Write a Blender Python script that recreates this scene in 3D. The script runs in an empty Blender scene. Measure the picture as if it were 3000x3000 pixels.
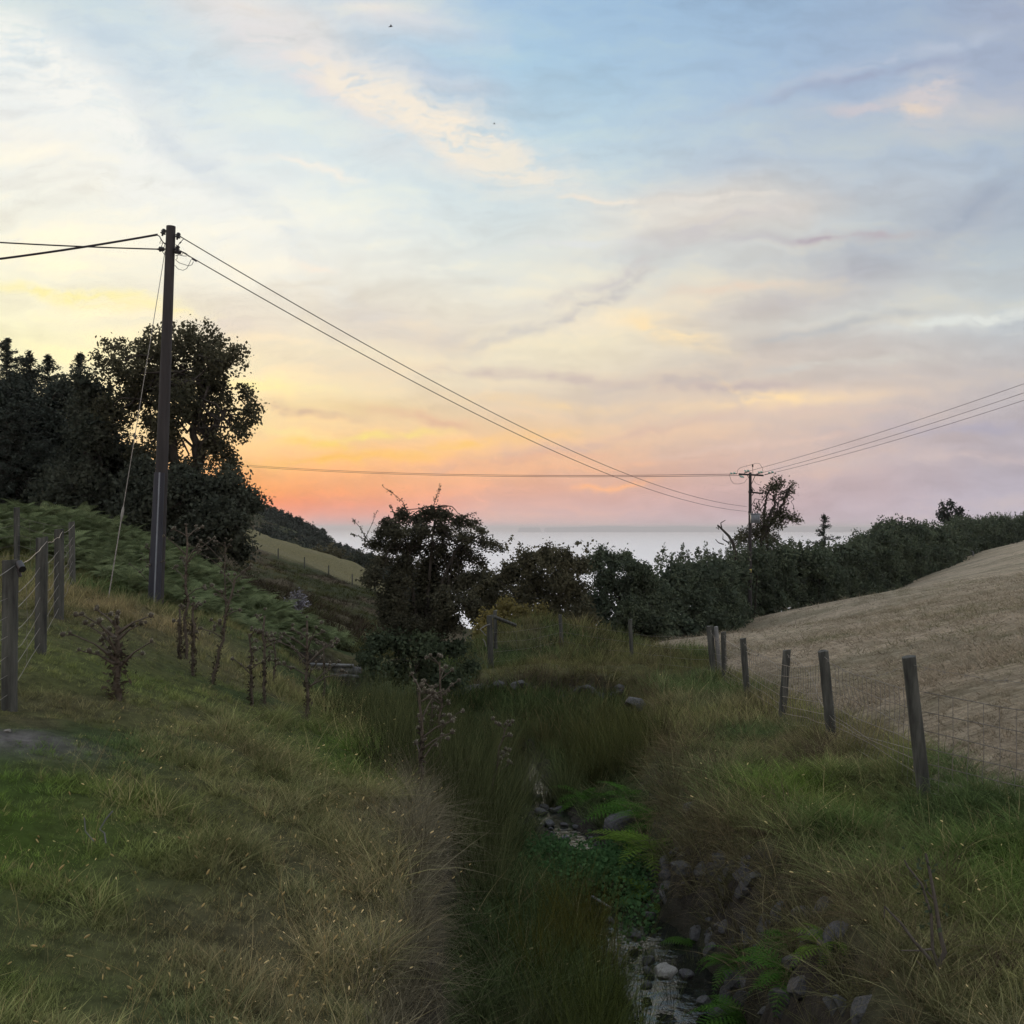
import bpy, bmesh, math, random
import numpy as np
from mathutils import Vector
random.seed(7)
RNG = np.random.default_rng(7)
SC = bpy.context.scene
COL = SC.collection
F = 3000.0; HY = 1545.0
# Camera at the origin looking along +Y; z = 0 is eye level (about 1.6 m above the bank).
def at(px, py, Y):
    return np.array([(px-1500)/F*Y, Y, -(py-HY)/F*Y])

# ------------------------------------------------------------------ noise
def _hash(ix, iy, s):
    n = (ix.astype(np.int64)*374761393 + iy.astype(np.int64)*668265263 + s*974634777) & 0x7fffffff
    n = ((n ^ (n >> 13))*1274126177) & 0x7fffffff
    n = (n ^ (n >> 16)) & 0xffff
    return n/65535.0
def vnoise(x, y, s=0):
    x = np.asarray(x, float); y = np.asarray(y, float)
    ix = np.floor(x); iy = np.floor(y); fx = x-ix; fy = y-iy
    fx = fx*fx*(3-2*fx); fy = fy*fy*(3-2*fy)
    a = _hash(ix, iy, s); b = _hash(ix+1, iy, s); c = _hash(ix, iy+1, s); d = _hash(ix+1, iy+1, s)
    return (a*(1-fx)+b*fx)*(1-fy)+(c*(1-fx)+d*fx)*fy
def fbm(x, y, s=0, o=4):
    t = 0; a = .5; n = 0
    for k in range(o):
        t = t + a*vnoise(x*2**k+17.3*k, y*2**k-9.1*k, s+k); n += a; a *= .5
    return t/n
def sstep(a, b, x):
    t = np.clip((np.asarray(x, float)-a)/(b-a), 0, 1); return t*t*(3-2*t)

# ------------------------------------------------------------------ mesh helpers
def mesh_np(name, verts, faces, mat=None, parent=None, attrs=None, smooth=False, link=True):
    """faces: (n,k) int array or list of such arrays"""
    verts = np.asarray(verts, np.float32).reshape(-1, 3)
    if parent is not None:
        verts = verts - np.array(parent.location, np.float32)
    fl = faces if isinstance(faces, list) else [faces]
    fl = [np.asarray(f, np.int32) for f in fl if len(f)]
    me = bpy.data.meshes.new(name)
    nl = sum(f.size for f in fl); nf = sum(len(f) for f in fl)
    me.vertices.add(len(verts)); me.loops.add(nl); me.polygons.add(nf)
    me.vertices.foreach_set('co', verts.ravel())
    me.loops.foreach_set('vertex_index', np.concatenate([f.ravel() for f in fl]))
    tot = np.concatenate([np.full(len(f), f.shape[1], np.int32) for f in fl])
    st = np.concatenate([[0], np.cumsum(tot)[:-1]]).astype(np.int32)
    me.polygons.foreach_set('loop_start', st); me.polygons.foreach_set('loop_total', tot)
    if smooth: me.polygons.foreach_set('use_smooth', np.ones(nf, bool))
    if attrs:
        for k, v in attrs.items():
            v = np.asarray(v, np.float32)
            if v.ndim == 1:
                a = me.attributes.new(k, 'FLOAT', 'POINT'); a.data.foreach_set('value', v)
            elif v.shape[1] == 4:
                a = me.attributes.new(k, 'FLOAT_COLOR', 'POINT'); a.data.foreach_set('color', v.ravel())
            else:
                a = me.attributes.new(k, 'FLOAT_VECTOR', 'POINT'); a.data.foreach_set('vector', v.ravel())
    me.update(); me.validate()
    if mat: me.materials.append(mat)
    o = bpy.data.objects.new(name, me)
    if link: COL.objects.link(o)
    if parent is not None: o.parent = parent
    return o
def tag(o, label=None, cat=None, group=None, kind=None):
    if label: o['label'] = label
    if cat: o['category'] = cat
    if group: o['group'] = group
    if kind: o['kind'] = kind
    return o
def thing(name, label, cat, loc=(0, 0, 0), group=None):
    o = bpy.data.objects.new(name, None); COL.objects.link(o)
    o.empty_display_size = .2
    o.location = tuple(float(v) for v in loc)
    return tag(o, label, cat, group)
class MB:
    """collects geometry into one mesh"""
    def __init__(s): s.v = []; s.f = {3: [], 4: []}; s.n = 0; s.a = []
    def add(s, v, f, tone=0.5):
        v = np.asarray(v, float).reshape(-1, 3)
        f = np.asarray(f, int); s.v.append(v); s.f.setdefault(f.shape[1], []).append(f+s.n); s.n += len(v)
        s.a.append(np.full(len(v), tone) if np.isscalar(tone) else np.asarray(tone))
        return s
    def tube(s, pts, rad, sides=6, tone=.5, cap=True):
        pts = np.asarray(pts, float); n = len(pts)
        rad = np.full(n, rad) if np.isscalar(rad) else np.asarray(rad, float)
        t = np.gradient(pts, axis=0); t /= np.linalg.norm(t, axis=1)[:, None]+1e-9
        up = np.array([0, 0, 1.]) if abs(t[0, 2]) < .9 else np.array([1., 0, 0])
        u = np.cross(t, up); u /= np.linalg.norm(u, axis=1)[:, None]+1e-9
        for i in range(1, n):
            if np.dot(u[i], u[i-1]) < 0: u[i] = -u[i]
        w = np.cross(t, u)
        an = np.arange(sides)*2*math.pi/sides
        ring = pts[:, None]+rad[:, None, None]*(np.cos(an)[None, :, None]*u[:, None]+np.sin(an)[None, :, None]*w[:, None])
        i = np.arange(n-1)[:, None]*sides; j = np.arange(sides)[None]; k = (j+1) % sides
        f = np.stack([i+j, i+k, i+sides+k, i+sides+j], -1).reshape(-1, 4)
        s.add(ring.reshape(-1, 3), f, tone)
        if cap and sides > 3:
            c = np.array([pts[0], pts[-1]]); b = (n-1)*sides
            v = np.vstack([ring[0], ring[-1], c])
            f = [[(q+1) % sides, q, 2*sides] for q in range(sides)]+[[sides+q, sides+(q+1) % sides, 2*sides+1] for q in range(sides)]
            s.add(v, f, tone)
        return s
    def box(s, c, d, rot=None, tone=.5):
        c = np.asarray(c, float); d = np.asarray(d, float)/2
        v = np.array([[x, y, z] for x in (-1, 1) for y in (-1, 1) for z in (-1, 1)])*d
        if rot is not None: v = v @ np.asarray(rot).T
        f = [[0, 1, 3, 2], [4, 6, 7, 5], [0, 4, 5, 1], [2, 3, 7, 6], [0, 2, 6, 4], [1, 5, 7, 3]]
        return s.add(v+c, f, tone)
    def build(s, name, mat, parent=None, smooth=False, link=True, extra=None):
        fl = [np.concatenate(x) for x in s.f.values() if x]
        at_ = {'tone': np.concatenate(s.a)}
        if extra: at_.update(extra)
        return mesh_np(name, np.vstack(s.v), fl, mat, parent, at_, smooth, link)

# ------------------------------------------------------------------ materials
def mat_new(name):
    m = bpy.data.materials.new(name); m.use_nodes = True
    nt = m.node_tree; nt.nodes.clear()
    out = nt.nodes.new('ShaderNodeOutputMaterial')
    return m, nt, out
def N(nt, typ, **kw):
    n = nt.nodes.new(typ)
    for k, v in kw.items():
        if k.startswith('i_'):
            n.inputs[k[2:].replace('_', ' ')].default_value = v
        else: setattr(n, k, v)
    return n
def ramp(nt, fac, stops):
    r = nt.nodes.new('ShaderNodeValToRGB')
    e = r.color_ramp.elements
    while len(e) < len(stops): e.new(.5)
    for i, (p, c) in enumerate(stops):
        e[i].position = p; e[i].color = (c[0], c[1], c[2], 1)
    if fac is not None: nt.links.new(fac, r.inputs[0])
    return r
def solid(name, c1, c2=None, scale=8., rough=.8, bump=.3, metal=0., stretch=(1, 1, 1), spec=.3):
    m, nt, out = mat_new(name); L = nt.links.new
    b = N(nt, 'ShaderNodeBsdfPrincipled'); b.inputs['Roughness'].default_value = rough
    b.inputs['Metallic'].default_value = metal; b.inputs['Specular IOR Level'].default_value = spec
    tc = N(nt, 'ShaderNodeTexCoord'); mp = N(nt, 'ShaderNodeMapping'); mp.inputs['Scale'].default_value = stretch
    L(tc.outputs['Object'], mp.inputs[0])
    nz = N(nt, 'ShaderNodeTexNoise'); nz.inputs['Scale'].default_value = scale; nz.inputs['Detail'].default_value = 6
    nz.inputs['Roughness'].default_value = .65
    L(mp.outputs[0], nz.inputs['Vector'])
    c2 = c2 or tuple(x*.6 for x in c1)
    r = ramp(nt, nz.outputs['Fac'], [(.32, c2), (.68, c1)])
    L(r.outputs[0], b.inputs['Base Color'])
    if bump:
        bp = N(nt, 'ShaderNodeBump'); bp.inputs['Strength'].default_value = bump; bp.inputs['Distance'].default_value = .01
        L(nz.outputs['Fac'], bp.inputs['Height']); L(bp.outputs[0], b.inputs['Normal'])
    L(b.outputs[0], out.inputs[0])
    return m
def leafmat(name, c1, c2, trans=.35, rough=.55, inst=False):
    """two-tone foliage: c1..c2 through the 'tone' attribute, part of the light shines through"""
    m, nt, out = mat_new(name); L = nt.links.new
    at_ = N(nt, 'ShaderNodeAttribute'); at_.attribute_name = 'tone'
    r = ramp(nt, at_.outputs['Fac'], [(0, c2), (1, c1)])
    colr = r.outputs[0]
    if inst:
        a2 = N(nt, 'ShaderNodeAttribute'); a2.attribute_name = 'tint'; a2.attribute_type = 'INSTANCER'
        mx = N(nt, 'ShaderNodeMix', data_type='RGBA', blend_type='MULTIPLY'); mx.inputs[0].default_value = 1
        L(r.outputs[0], mx.inputs[6]); L(a2.outputs['Color'], mx.inputs[7]); colr = mx.outputs[2]
    d = N(nt, 'ShaderNodeBsdfDiffuse'); t = N(nt, 'ShaderNodeBsdfTranslucent')
    L(colr, d.inputs['Color']); L(colr, t.inputs['Color'])
    ms = N(nt, 'ShaderNodeMixShader'); ms.inputs[0].default_value = trans
    L(d.outputs[0], ms.inputs[1]); L(t.outputs[0], ms.inputs[2]); L(ms.outputs[0], out.inputs[0])
    return m
M = {}
M['wood'] = solid('weathered_wood', (.095, .10, .09), (.018, .02, .019), 14, .9, .6, stretch=(1, 1, .12))
M['wood_pale'] = solid('split_grey_wood', (.20, .21, .21), (.07, .075, .08), 12, .85, .6, stretch=(1, 1, .1))
M['pole'] = solid('creosoted_pole', (.042, .040, .042), (.020, .019, .020), 9, .8, .4, stretch=(1, 1, .06))
M['guard'] = solid('grey_cable_guard', (.034, .038, .052), (.02, .023, .032), 7, .6, .15, stretch=(1, 1, .1), spec=.3)
M['wire'] = solid('dull_galvanised_wire', (.26, .25, .23), (.12, .11, .10), 30, .5, 0, metal=.5)
M['wire_bright'] = solid('bright_wire', (.22, .22, .20), (.12, .115, .11), 30, .35, 0, metal=.3)
M['cable'] = solid('dark_cable', (.03, .028, .035), (.015, .015, .02), 30, .6, 0)
M['line'] = solid('copper_overhead_line', (.10, .075, .07), (.06, .05, .05), 30, .6, 0)
M['insul'] = solid('black_insulator', (.02, .02, .022), (.01, .01, .012), 20, .35, 0)
M['glass_ins'] = solid('green_glass_insulator', (.25, .45, .40), (.12, .28, .25), 20, .15, 0, spec=.8)
M['trafo'] = solid('grey_transformer_paint', (.22, .25, .28), (.16, .18, .21), 5, .5, .1)
M['bark'] = solid('dark_bark', (.055, .05, .042), (.02, .018, .016), 6, .95, .6, stretch=(1, 1, .3))
M['twig'] = solid('grey_twig', (.11, .10, .085), (.05, .045, .04), 12, .9, .3)
M['rock'] = solid('wet_stone', (.07, .07, .075), (.02, .02, .022), 7, .6, .6, spec=.2)
M['slab'] = solid('grey_slate_stone', (.085, .088, .09), (.03, .031, .033), 6, .8, .7)
M['white_rock'] = solid('pale_stone', (.22, .22, .20), (.12, .115, .11), 6, .8, .5)
M['thistle_stem'] = solid('dead_thistle_stem', (.105, .088, .068), (.05, .042, .034), 25, .9, .3)
M['bird'] = solid('dark_plumage', (.02, .02, .022), (.012, .012, .014), 20, .8, 0)
M['island'] = solid('far_land', (.20, .25, .28), (.15, .20, .24), .0008, 1, 0)

# ------------------------------------------------------------------ terrain
CP = [  # X, Y, z of the land without the stream gully
 (0,-6,-1.6),(-6,-6,-1.5),(6,-6,-1.7),(0,-1,-1.6),(-4,0,-1.45),(4,0,-1.75),(-2,2,-1.5),(0,2,-1.65),(2,2,-1.85),
 (-1.6,3.2,-1.55),(-1.08,3.6,-1.75),(-.41,4.1,-2.0),(-3.6,4,-1.4),(-8,5,-1.2),(-14,8,-.8),
 (-3.87,7.9,-1.40),(-4.6,10,-1.24),(-5.9,13.4,-1.16),(-8,18.7,-1.05),(-3.6,9.1,-1.5),(-2.1,7,-1.75),(-1.0,7,-2.15),(-.5,7,-2.3),
 (-1.5,9.1,-2.3),(-.9,10,-2.7),(-4.1,13,-1.88),(-2.7,13.5,-2.45),(-2.0,15,-3.05),(-6.97,20,-1.63),(-5.3,20,-2.0),(-4.4,19,-2.3),(-4,20,-2.75),
 (-3,18,-3.1),(-3.2,21,-3.6),(-4.5,24,-3.5),(-10,14,-.9),(-16,20,-.5),
 (-14,28,.05),(-12,28,.05),(-10.6,27,-.55),(-8.6,27,-1.35),(-6.5,27,-2.4),(-18,28,.0),(-9.4,45,-3.7),(-5.3,32,-3.9),(-11,60,-4.7),(-3,40,-5.2),
 (-15.5,50,-2.0),(-27,60,-.6),(-25,40,-.5),(-25,100,-3.6),(-27,119,-3.7),(-18.6,119,-6.4),(-38,150,-1.3),(-28,140,-3.6),(-19.8,135,-5.8),(-8,110,-10),
 (-85,330,4),(-66,330,-6),(-45,330,-16),(-20,330,-32),(-150,330,22),(-70,100,5),(-120,200,15),
 (1.75,5,-2.25),(1.9,6,-2.3),(1.75,8,-2.6),(1.7,10,-2.75),(1.96,12,-2.92),(2.45,15,-3.1),(2.8,18,-3.25),(3.2,22,-3.4),
 (3.55,8.8,-2.26),(4.06,13,-2.7),(4.2,16,-3.02),(4.37,19,-3.2),(4.56,22,-3.36),(4.66,23.5,-3.42),(3.2,27.6,-3.62),(1.4,28.5,-3.3),(0,24.5,-3.35),(2,24,-3.35),
 (3,5.5,-2.15),(4.3,6.2,-2.08),(-.5,25,-3.45),(.3,29.5,-2.8),(1.8,30,-2.85),(3.4,31,-3.6),(-1.6,29,-3.9),
 (5.6,40,-4.5),(14.3,62,-5.6),(25,75,-5.4),(38,95,-4.6),(56,125,-3.3),(75,150,-1.75),(100,150,1),
 (6,14,-2.1),(8,10,-1.5),(13,30,-2.55),(25,50,-2.6),(11,33,-3.3),(7,25,-3.0),(12,10,-1.0),(30,35,-.5),(40,60,-1.6),(60,60,2),
 (2,36,-5.2),(5,50,-8),(14,80,-9),(28,95,-8.5),(42,120,-8),(60,155,-6),(80,185,-4),(120,200,4),
 (0,75,-10),(0,150,-28),(40,200,-30),(0,330,-70),(80,330,-60),(160,330,-20),(-10,600,-121),(200,600,-121),(-160,600,-60),(-350,600,-10),(400,600,-60),
 (-400,330,60),(400,330,40)]
CP = np.array(CP, float)
def _ab(x, y):
    w = np.maximum(y, -6)+9
    return x/w*3.0, np.log(w)*3.0
_a, _b = _ab(CP[:, 0], CP[:, 1])
def _tps(r2): return .5*r2*np.log(r2+1e-9)
_K = _tps((_a[:, None]-_a)**2+(_b[:, None]-_b)**2)+np.eye(len(CP))*.0015
_Pm = np.stack([np.ones(len(CP)), _a, _b], 1)
_W = np.linalg.solve(np.block([[_K, _Pm], [_Pm.T, np.zeros((3, 3))]]), np.concatenate([CP[:, 2], np.zeros(3)]))
def base_h(x, y):
    x = np.asarray(x, float); sh = x.shape; x = x.ravel(); y = np.asarray(y, float).ravel()
    res = np.empty(len(x))
    for i in range(0, len(x), 20000):
        a, b = _ab(x[i:i+20000], y[i:i+20000])
        res[i:i+20000] = _tps((a[:, None]-_a)**2+(b[:, None]-_b)**2) @ _W[:len(CP)]+_W[-3]+_W[-2]*a+_W[-1]*b
    return res.reshape(sh)
GY = np.array([1.5, 4, 7, 10, 12, 15, 18, 20, 22, 26])
GL = np.array([-.36, -.50, -.66, -.98, -1.25, -2.0, -2.8, -3.3, -4.6, -6])     # left lip of the gully
GR = np.array([1.7, 1.95, 2.12, 1.9, 2.02, 2.45, 2.7, 2.9, 3.0, 2.0])          # right lip
GF = np.array([-3.1, -3.2, -3.33, -3.5, -3.68, -3.85, -3.95, -4.0, -4.05, -4.1])
def gully(x, y):
    l = np.interp(y, GY, GL)+.28*(fbm(y*1.1, y*0+3, 11, 3)-.5)
    r = np.interp(y, GY, GR)+.5*(fbm(y*1.3, y*0+8, 12, 3)-.5)
    wl = np.interp(y, [0, 8, 12, 20], [.20, .30, 1.0, 1.3]); wr = np.interp(y, [0, 10, 20], [.80, .62, .6])
    m = sstep(0, 1, (x-l)/wl)*sstep(0, 1, (r-x)/wr)
    endY = 23.4+.35*(fbm(x*1.2, x*0, 13, 3)-.5)*2-.25*np.clip(x, 0, 3)
    end = np.where(x < -.8, 27., endY)
    return m*sstep(1.6, 2.6, y)*(1-sstep(-.35, .25, y-end)), l, r
def SC_line(y):   # stream centre line
    return np.interp(y, [2, 5, 8, 9.4, 12, 13.6, 16, 19, 21, 24], [1.2, 1.25, 1.2, 1.1, .8, .55, .3, 0, -1.2, -4.5])
SKY_X = np.array([5.6, 14.3, 25, 38, 56, 75, 110]); SKY_Y = np.array([40, 62, 75, 95, 125, 150, 190.])
def fence_x(y): return np.interp(y, [-6, 6.2, 8.8, 13, 16, 19, 22, 23.5, 27.6, 31], [5.6, 4.3, 3.55, 4.06, 4.2, 4.37, 4.56, 4.66, 4.9, 5.2])
def field_mask(x, y):
    fy = np.interp(x, SKY_X, SKY_Y)+.8
    return (x > fence_x(y)+.35+.5*(fbm(x*.9, y*.9, 60, 3)-.5)) & (y < fy) & (y > -6)
def height(x, y):
    x = np.asarray(x, float); y = np.asarray(y, float)
    b = base_h(x, y)
    m, l, r = gully(x, y)
    near = 1-sstep(25, 60, y)
    fm = sstep(-.3, .8, x-fence_x(y))
    rb = sstep(.2, 1.2, x)*(1-fm)
    amp = (.05+.16*rb)*near*(1-.6*fm)
    b = b+amp*(fbm(x*1.6, y*1.6, 3, 3)-.5)*2+.05*near*(fbm(x*5, y*5, 5, 3)-.5)
    b = b+(.25*(fbm(x*.25, y*.25, 9, 3)-.5))*sstep(10, 30, y)*(1-fm)+sstep(70, 150, y)*1.2*(fbm(x*.06, y*.06, 19, 3)-.5)*(1-fm)+sstep(34, 60, y)*(1-fm)*1.5*(fbm(x*.25, y*.25, 23, 5)-.5)
    fl = np.interp(y, GY, GF)
    sx = np.abs(x-SC_line(y))
    floor = fl-.17*(1-sstep(.10, .36, sx-.16*fbm(x*2, y*2, 27, 2)+.05-.16*(1-sstep(9, 10.5, y))))+.10*(fbm(x*3, y*3, 21, 3)-.5)*2+.25*sstep(.5, 1.6, sx)
    h = b*(1-m)+floor*m
    wall = np.clip(4*m*(1-m), 0, 1)*near
    h = h+wall*.34*(fbm(x*4.5, y*4.5, 31, 4)-.5)
    return h
def H(x, y): return float(height(np.array([x]), np.array([y]))[0])

GREEN = np.array([.100, .165, .032]); DGREEN = np.array([.085, .125, .052]); OLIVE = np.array([.165, .170, .075])
STRAW = np.array([.40, .32, .18]); BROWN = np.array([.175, .145, .098]); DIRT = np.array([.11, .105, .105])
def mixc(a, b, t): return a*(1-t)[:, None]+b*t[:, None]
def grass_col(x, y):
    """colour of the sward at a spot: green flushes, dry brown patches"""
    n1 = fbm(x*.55, y*.55, 41, 3); n2 = fbm(x*1.7, y*1.7, 44, 3); n3 = fbm(x*.3+5, y*.3, 47, 2)
    c = mixc(np.tile(DGREEN, (len(x), 1)), OLIVE, sstep(.35, .6, n1))
    c = mixc(c, BROWN*1.0, sstep(.5, .72, n2)*.5)
    left = 1-sstep(-.3, .6, x)
    # rich green flush by the left fence and on the slope near the rushes
    g = 1.2*np.exp(-(((x+3.0)/1.6)**2+((y-5.0)/1.5)**2))+.8*np.exp(-(((x+2.2)/.7)**2+((y-3.6)/.8)**2))+.8*np.exp(-(((x+1.6)/.9)**2+((y-11.5)/2.2)**2))+.7*np.exp(-(((x+4.3)/1.2)**2+((y-11)/1.8)**2))
    g = g+.9*np.exp(-(((x-2.6)/.6)**2+((y-9.6)/1.6)**2))+.6*np.exp(-(((x-3.2)/.9)**2+((y-6.2)/1.1)**2))
    c = mixc(c, GREEN*1.05, np.clip(g*(.6+.8*n2), 0, 1))
    d = .9*np.exp(-(((x+1.2)/.8)**2+((y-5.0)/2.0)**2))+.6*np.exp(-(((x+.8)/.5)**2+((y-8.4)/1.4)**2))+.7*np.exp(-(((x+2.3)/.5)**2+((y-4.0)/.5)**2))
    d = d+.8*np.exp(-(((x-1.75)/.45)**2+((y-8)/8)**2))
    c = mixc(c, BROWN*1.0, np.clip(d*(.2+.7*n1), 0, .8))
    pathm = np.exp(-(((x+4.7)/.8)**2))*sstep(8.5, 11, y)*(1-sstep(17, 20, y))
    c = mixc(c, OLIVE*1.15, pathm*.6)
    c = mixc(c, STRAW*.75, np.exp(-(((x+6.0)/1.3)**2+((y-16.5)/1.6)**2))*.8*left)
    fl = gully(x, y)[0]
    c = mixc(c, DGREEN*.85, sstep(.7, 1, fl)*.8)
    return c*(.8+.4*n3)[:, None]
def ground_col(x, y, z):
    c = grass_col(x, y)*.42
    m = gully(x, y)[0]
    earth = np.array([.045, .040, .036])  # bare wall earth, coloured darker to carry the shadow under the lip
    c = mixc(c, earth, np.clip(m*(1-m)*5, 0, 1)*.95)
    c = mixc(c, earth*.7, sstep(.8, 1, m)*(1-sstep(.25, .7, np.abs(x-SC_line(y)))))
    c = mixc(c, DIRT, np.exp(-(((x+3.35)/.55)**2+((y-6.95)/.42)**2)*1.6))
    far = sstep(30, 60, y)
    hill = np.tile(np.array([.040, .046, .024]), (len(x), 1))*(.35+1.3*fbm(x*.16, y*.16, 71, 5))[:, None]
    hill = mixc(hill, np.array([.075, .060, .042]), sstep(.42, .62, fbm(x*.3, y*.2, 75, 4))*.8)
    yb = 118+(-27-x)*.0
    pale = sstep(0, 3, y-119-1.0*fbm(x*.1, y*0, 3))*sstep(60, 30, np.abs(x+25))
    hill = mixc(hill, np.array([.135, .125, .070]), pale*(1-sstep(158, 175, y)))
    hill = mixc(hill, np.array([.13, .12, .06]), .6*sstep(30, 40, y)*(1-sstep(46, 54, y))*sstep(-14, -9, x))
    return mixc(c, hill, far)
def attr_ground_mat(name, bscale=9., bump=.6, streak=None):
    m, nt, out = mat_new(name); L = nt.links.new
    b = N(nt, 'ShaderNodeBsdfPrincipled'); b.inputs['Roughness'].default_value = 1; b.inputs['Specular IOR Level'].default_value = .05
    a = N(nt, 'ShaderNodeAttribute'); a.attribute_name = 'col'
    tc = N(nt, 'ShaderNodeTexCoord'); mp = N(nt, 'ShaderNodeMapping')
    if streak: mp.inputs['Scale'].default_value = streak[0]; mp.inputs['Rotation'].default_value = (0, 0, streak[1])
    L(tc.outputs['Object'], mp.inputs[0])
    n = N(nt, 'ShaderNodeTexNoise'); n.inputs['Scale'].default_value = bscale; n.inputs['Detail'].default_value = 8; n.inputs['Roughness'].default_value = .7
    L(mp.outputs[0], n.inputs['Vector'])
    r = ramp(nt, n.outputs['Fac'], [(.3, (.45, .45, .45)), (.7, (1.5, 1.5, 1.5))])
    mx = N(nt, 'ShaderNodeMix', data_type='RGBA', blend_type='MULTIPLY'); mx.inputs[0].default_value = 1
    L(a.outputs['Color'], mx.inputs[6]); L(r.outputs[0], mx.inputs[7])
    bp = N(nt, 'ShaderNodeBump'); bp.inputs['Strength'].default_value = bump; bp.inputs['Distance'].default_value = .06
    L(n.outputs['Fac'], bp.inputs['Height']); L(bp.outputs[0], b.inputs['Normal'])
    L(mx.outputs[2], b.inputs['Base Color']); L(b.outputs[0], out.inputs[0])
    return m
rows = np.concatenate([np.linspace(-6, 1.4, 16), np.exp(np.linspace(math.log(1.5+4), math.log(620+4), 620))-4])
acol = np.linspace(-1, 1, 561); acol = acol*(.55+.45*np.abs(acol)**1.5)*1.25
YY, AA = np.meshgrid(rows, acol, indexing='ij')
XX = AA*(4.2+.95*np.maximum(YY, 0))
ZZ = height(XX, YY)
nr, nc = XX.shape
V = np.stack([XX, YY, ZZ], -1).reshape(-1, 3)
ii = (np.arange(nr-1)[:, None]*nc+np.arange(nc-1)[None]).ravel()
FA = np.stack([ii, ii+1, ii+nc+1, ii+nc], -1)
cen = V[FA].mean(1)
isf = field_mask(cen[:, 0], cen[:, 1])
gcol = ground_col(V[:, 0], V[:, 1], V[:, 2])
fn = fbm(V[:, 0]*.18, V[:, 1]*.5, 81, 4); fn2 = fbm(V[:, 0]*1.2, V[:, 1]*2.2, 85, 3)
fcol = mixc(np.tile(np.array([.33, .28, .21]), (len(V), 1)), np.array([.21, .19, .135]), sstep(.38, .68, fn)*.8)
fcol = mixc(fcol, np.array([.17, .15, .10]), sstep(.55, .75, fn2)*.6)
fcol = fcol*(1+.06*np.sin((V[:, 1]*.9-V[:, 0]*.28)*3.4+3*fn2))[:, None]
def submesh(name, mask, colr, mat):
    f = FA[mask]; u, inv = np.unique(f, return_inverse=True)
    o = mesh_np(name, V[u], inv.reshape(-1, 4), mat, None, {'col': np.c_[colr[u], np.ones(len(u))]}, True)
    o['kind'] = 'structure'; return o
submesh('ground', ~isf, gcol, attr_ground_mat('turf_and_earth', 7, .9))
submesh('field', isf, fcol, attr_ground_mat('dry_mown_field', 5.5, 1.6, ((.45, 1.6, 1), .2)))

# sea
def sea():
    m, nt, out = mat_new('calm_sea'); L = nt.links.new
    b = N(nt, 'ShaderNodeBsdfPrincipled'); b.inputs['Base Color'].default_value = (.80, .80, .81, 1)  # pale base colour stands in for sky reflected off the waves
    b.inputs['Roughness'].default_value = .35; b.inputs['IOR'].default_value = 1.33
    tc = N(nt, 'ShaderNodeTexCoord'); mp = N(nt, 'ShaderNodeMapping'); mp.inputs['Scale'].default_value = (.0008, .004, 1)
    L(tc.outputs['Object'], mp.inputs[0])
    n = N(nt, 'ShaderNodeTexNoise'); n.inputs['Scale'].default_value = 1; n.inputs['Detail'].default_value = 5
    L(mp.outputs[0], n.inputs['Vector'])
    r = N(nt, 'ShaderNodeMapRange'); r.inputs['To Min'].default_value = .4; r.inputs['To Max'].default_value = .6
    L(n.outputs['Fac'], r.inputs['Value']); L(r.outputs[0], b.inputs['Roughness'])
    n2 = N(nt, 'ShaderNodeTexNoise'); n2.inputs['Scale'].default_value = .05; n2.inputs['Detail'].default_value = 3
    L(tc.outputs['Object'], n2.inputs['Vector'])
    bp = N(nt, 'ShaderNodeBump'); bp.inputs['Strength'].default_value = .5; bp.inputs['Distance'].default_value = 3.
    L(b.outputs[0], out.inputs[0])
    ys = np.exp(np.linspace(math.log(420), math.log(60000), 30)); xs = np.linspace(-1.6, 1.6, 21)
    Yg, Ag = np.meshgrid(ys, xs, indexing='ij'); v = np.stack([Ag*(Yg+600), Yg, np.full_like(Yg, -118.)], -1).reshape(-1, 3)
    i = (np.arange(29)[:, None]*21+np.arange(20)[None]).ravel()
    o = mesh_np('sea', v, np.stack([i, i+1, i+22, i+21], -1), m); o['kind'] = 'structure'
sea()
def island():
    Y = 26000.; top = [(1150,0),(1600,0),(1640,1),(1700,2),(1720,4),(1765,10),(1800,9),(1840,8),(1880,4),(1930,5),(1990,8),(2050,7),(2110,4),(2200,6),(2300,7),(2400,6),(2480,5),(2560,3),(2640,5),(2800,3),(2900,0)]
    px = np.linspace(1500, 2900, 240); h = .62*np.interp(px, [t[0] for t in top], [t[1] for t in top])*(.85+.3*fbm(px*.02, px*0, 5, 4))
    h = np.where((px < 1600), np.where((px > 1520) & (px < 1585), .5, 0), h)
    x = (px-1500)/F*Y; rowsv = []
    for dy, k in ((-300, 0), (0, .8), (700, 1.), (2200, .5), (4000, 0)):
        rowsv.append(np.stack([x, np.full_like(x, Y+dy), -119+(h*Y/F+ (118*.0))*k+(0 if k else -4)+ (h > .3)*k*0], -1))
    v = np.concatenate(rowsv); n = len(px)
    i = (np.arange(4)[:, None]*n+np.arange(n-1)[None]).ravel()
    o = mesh_np('distant_coast', v, np.stack([i, i+1, i+n+1, i+n], -1), M['island'], smooth=True); o['kind'] = 'structure'
    # raise so that its crest clears the horizon line seen from the camera height
    me = o.data; co = np.empty(len(me.vertices)*3, np.float32); me.vertices.foreach_get('co', co); co = co.reshape(-1, 3)
    sel = co[:, 2] > -118.9; co[sel, 2] += 112; me.vertices.foreach_set('co', co.ravel()); me.update()
island()

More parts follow.
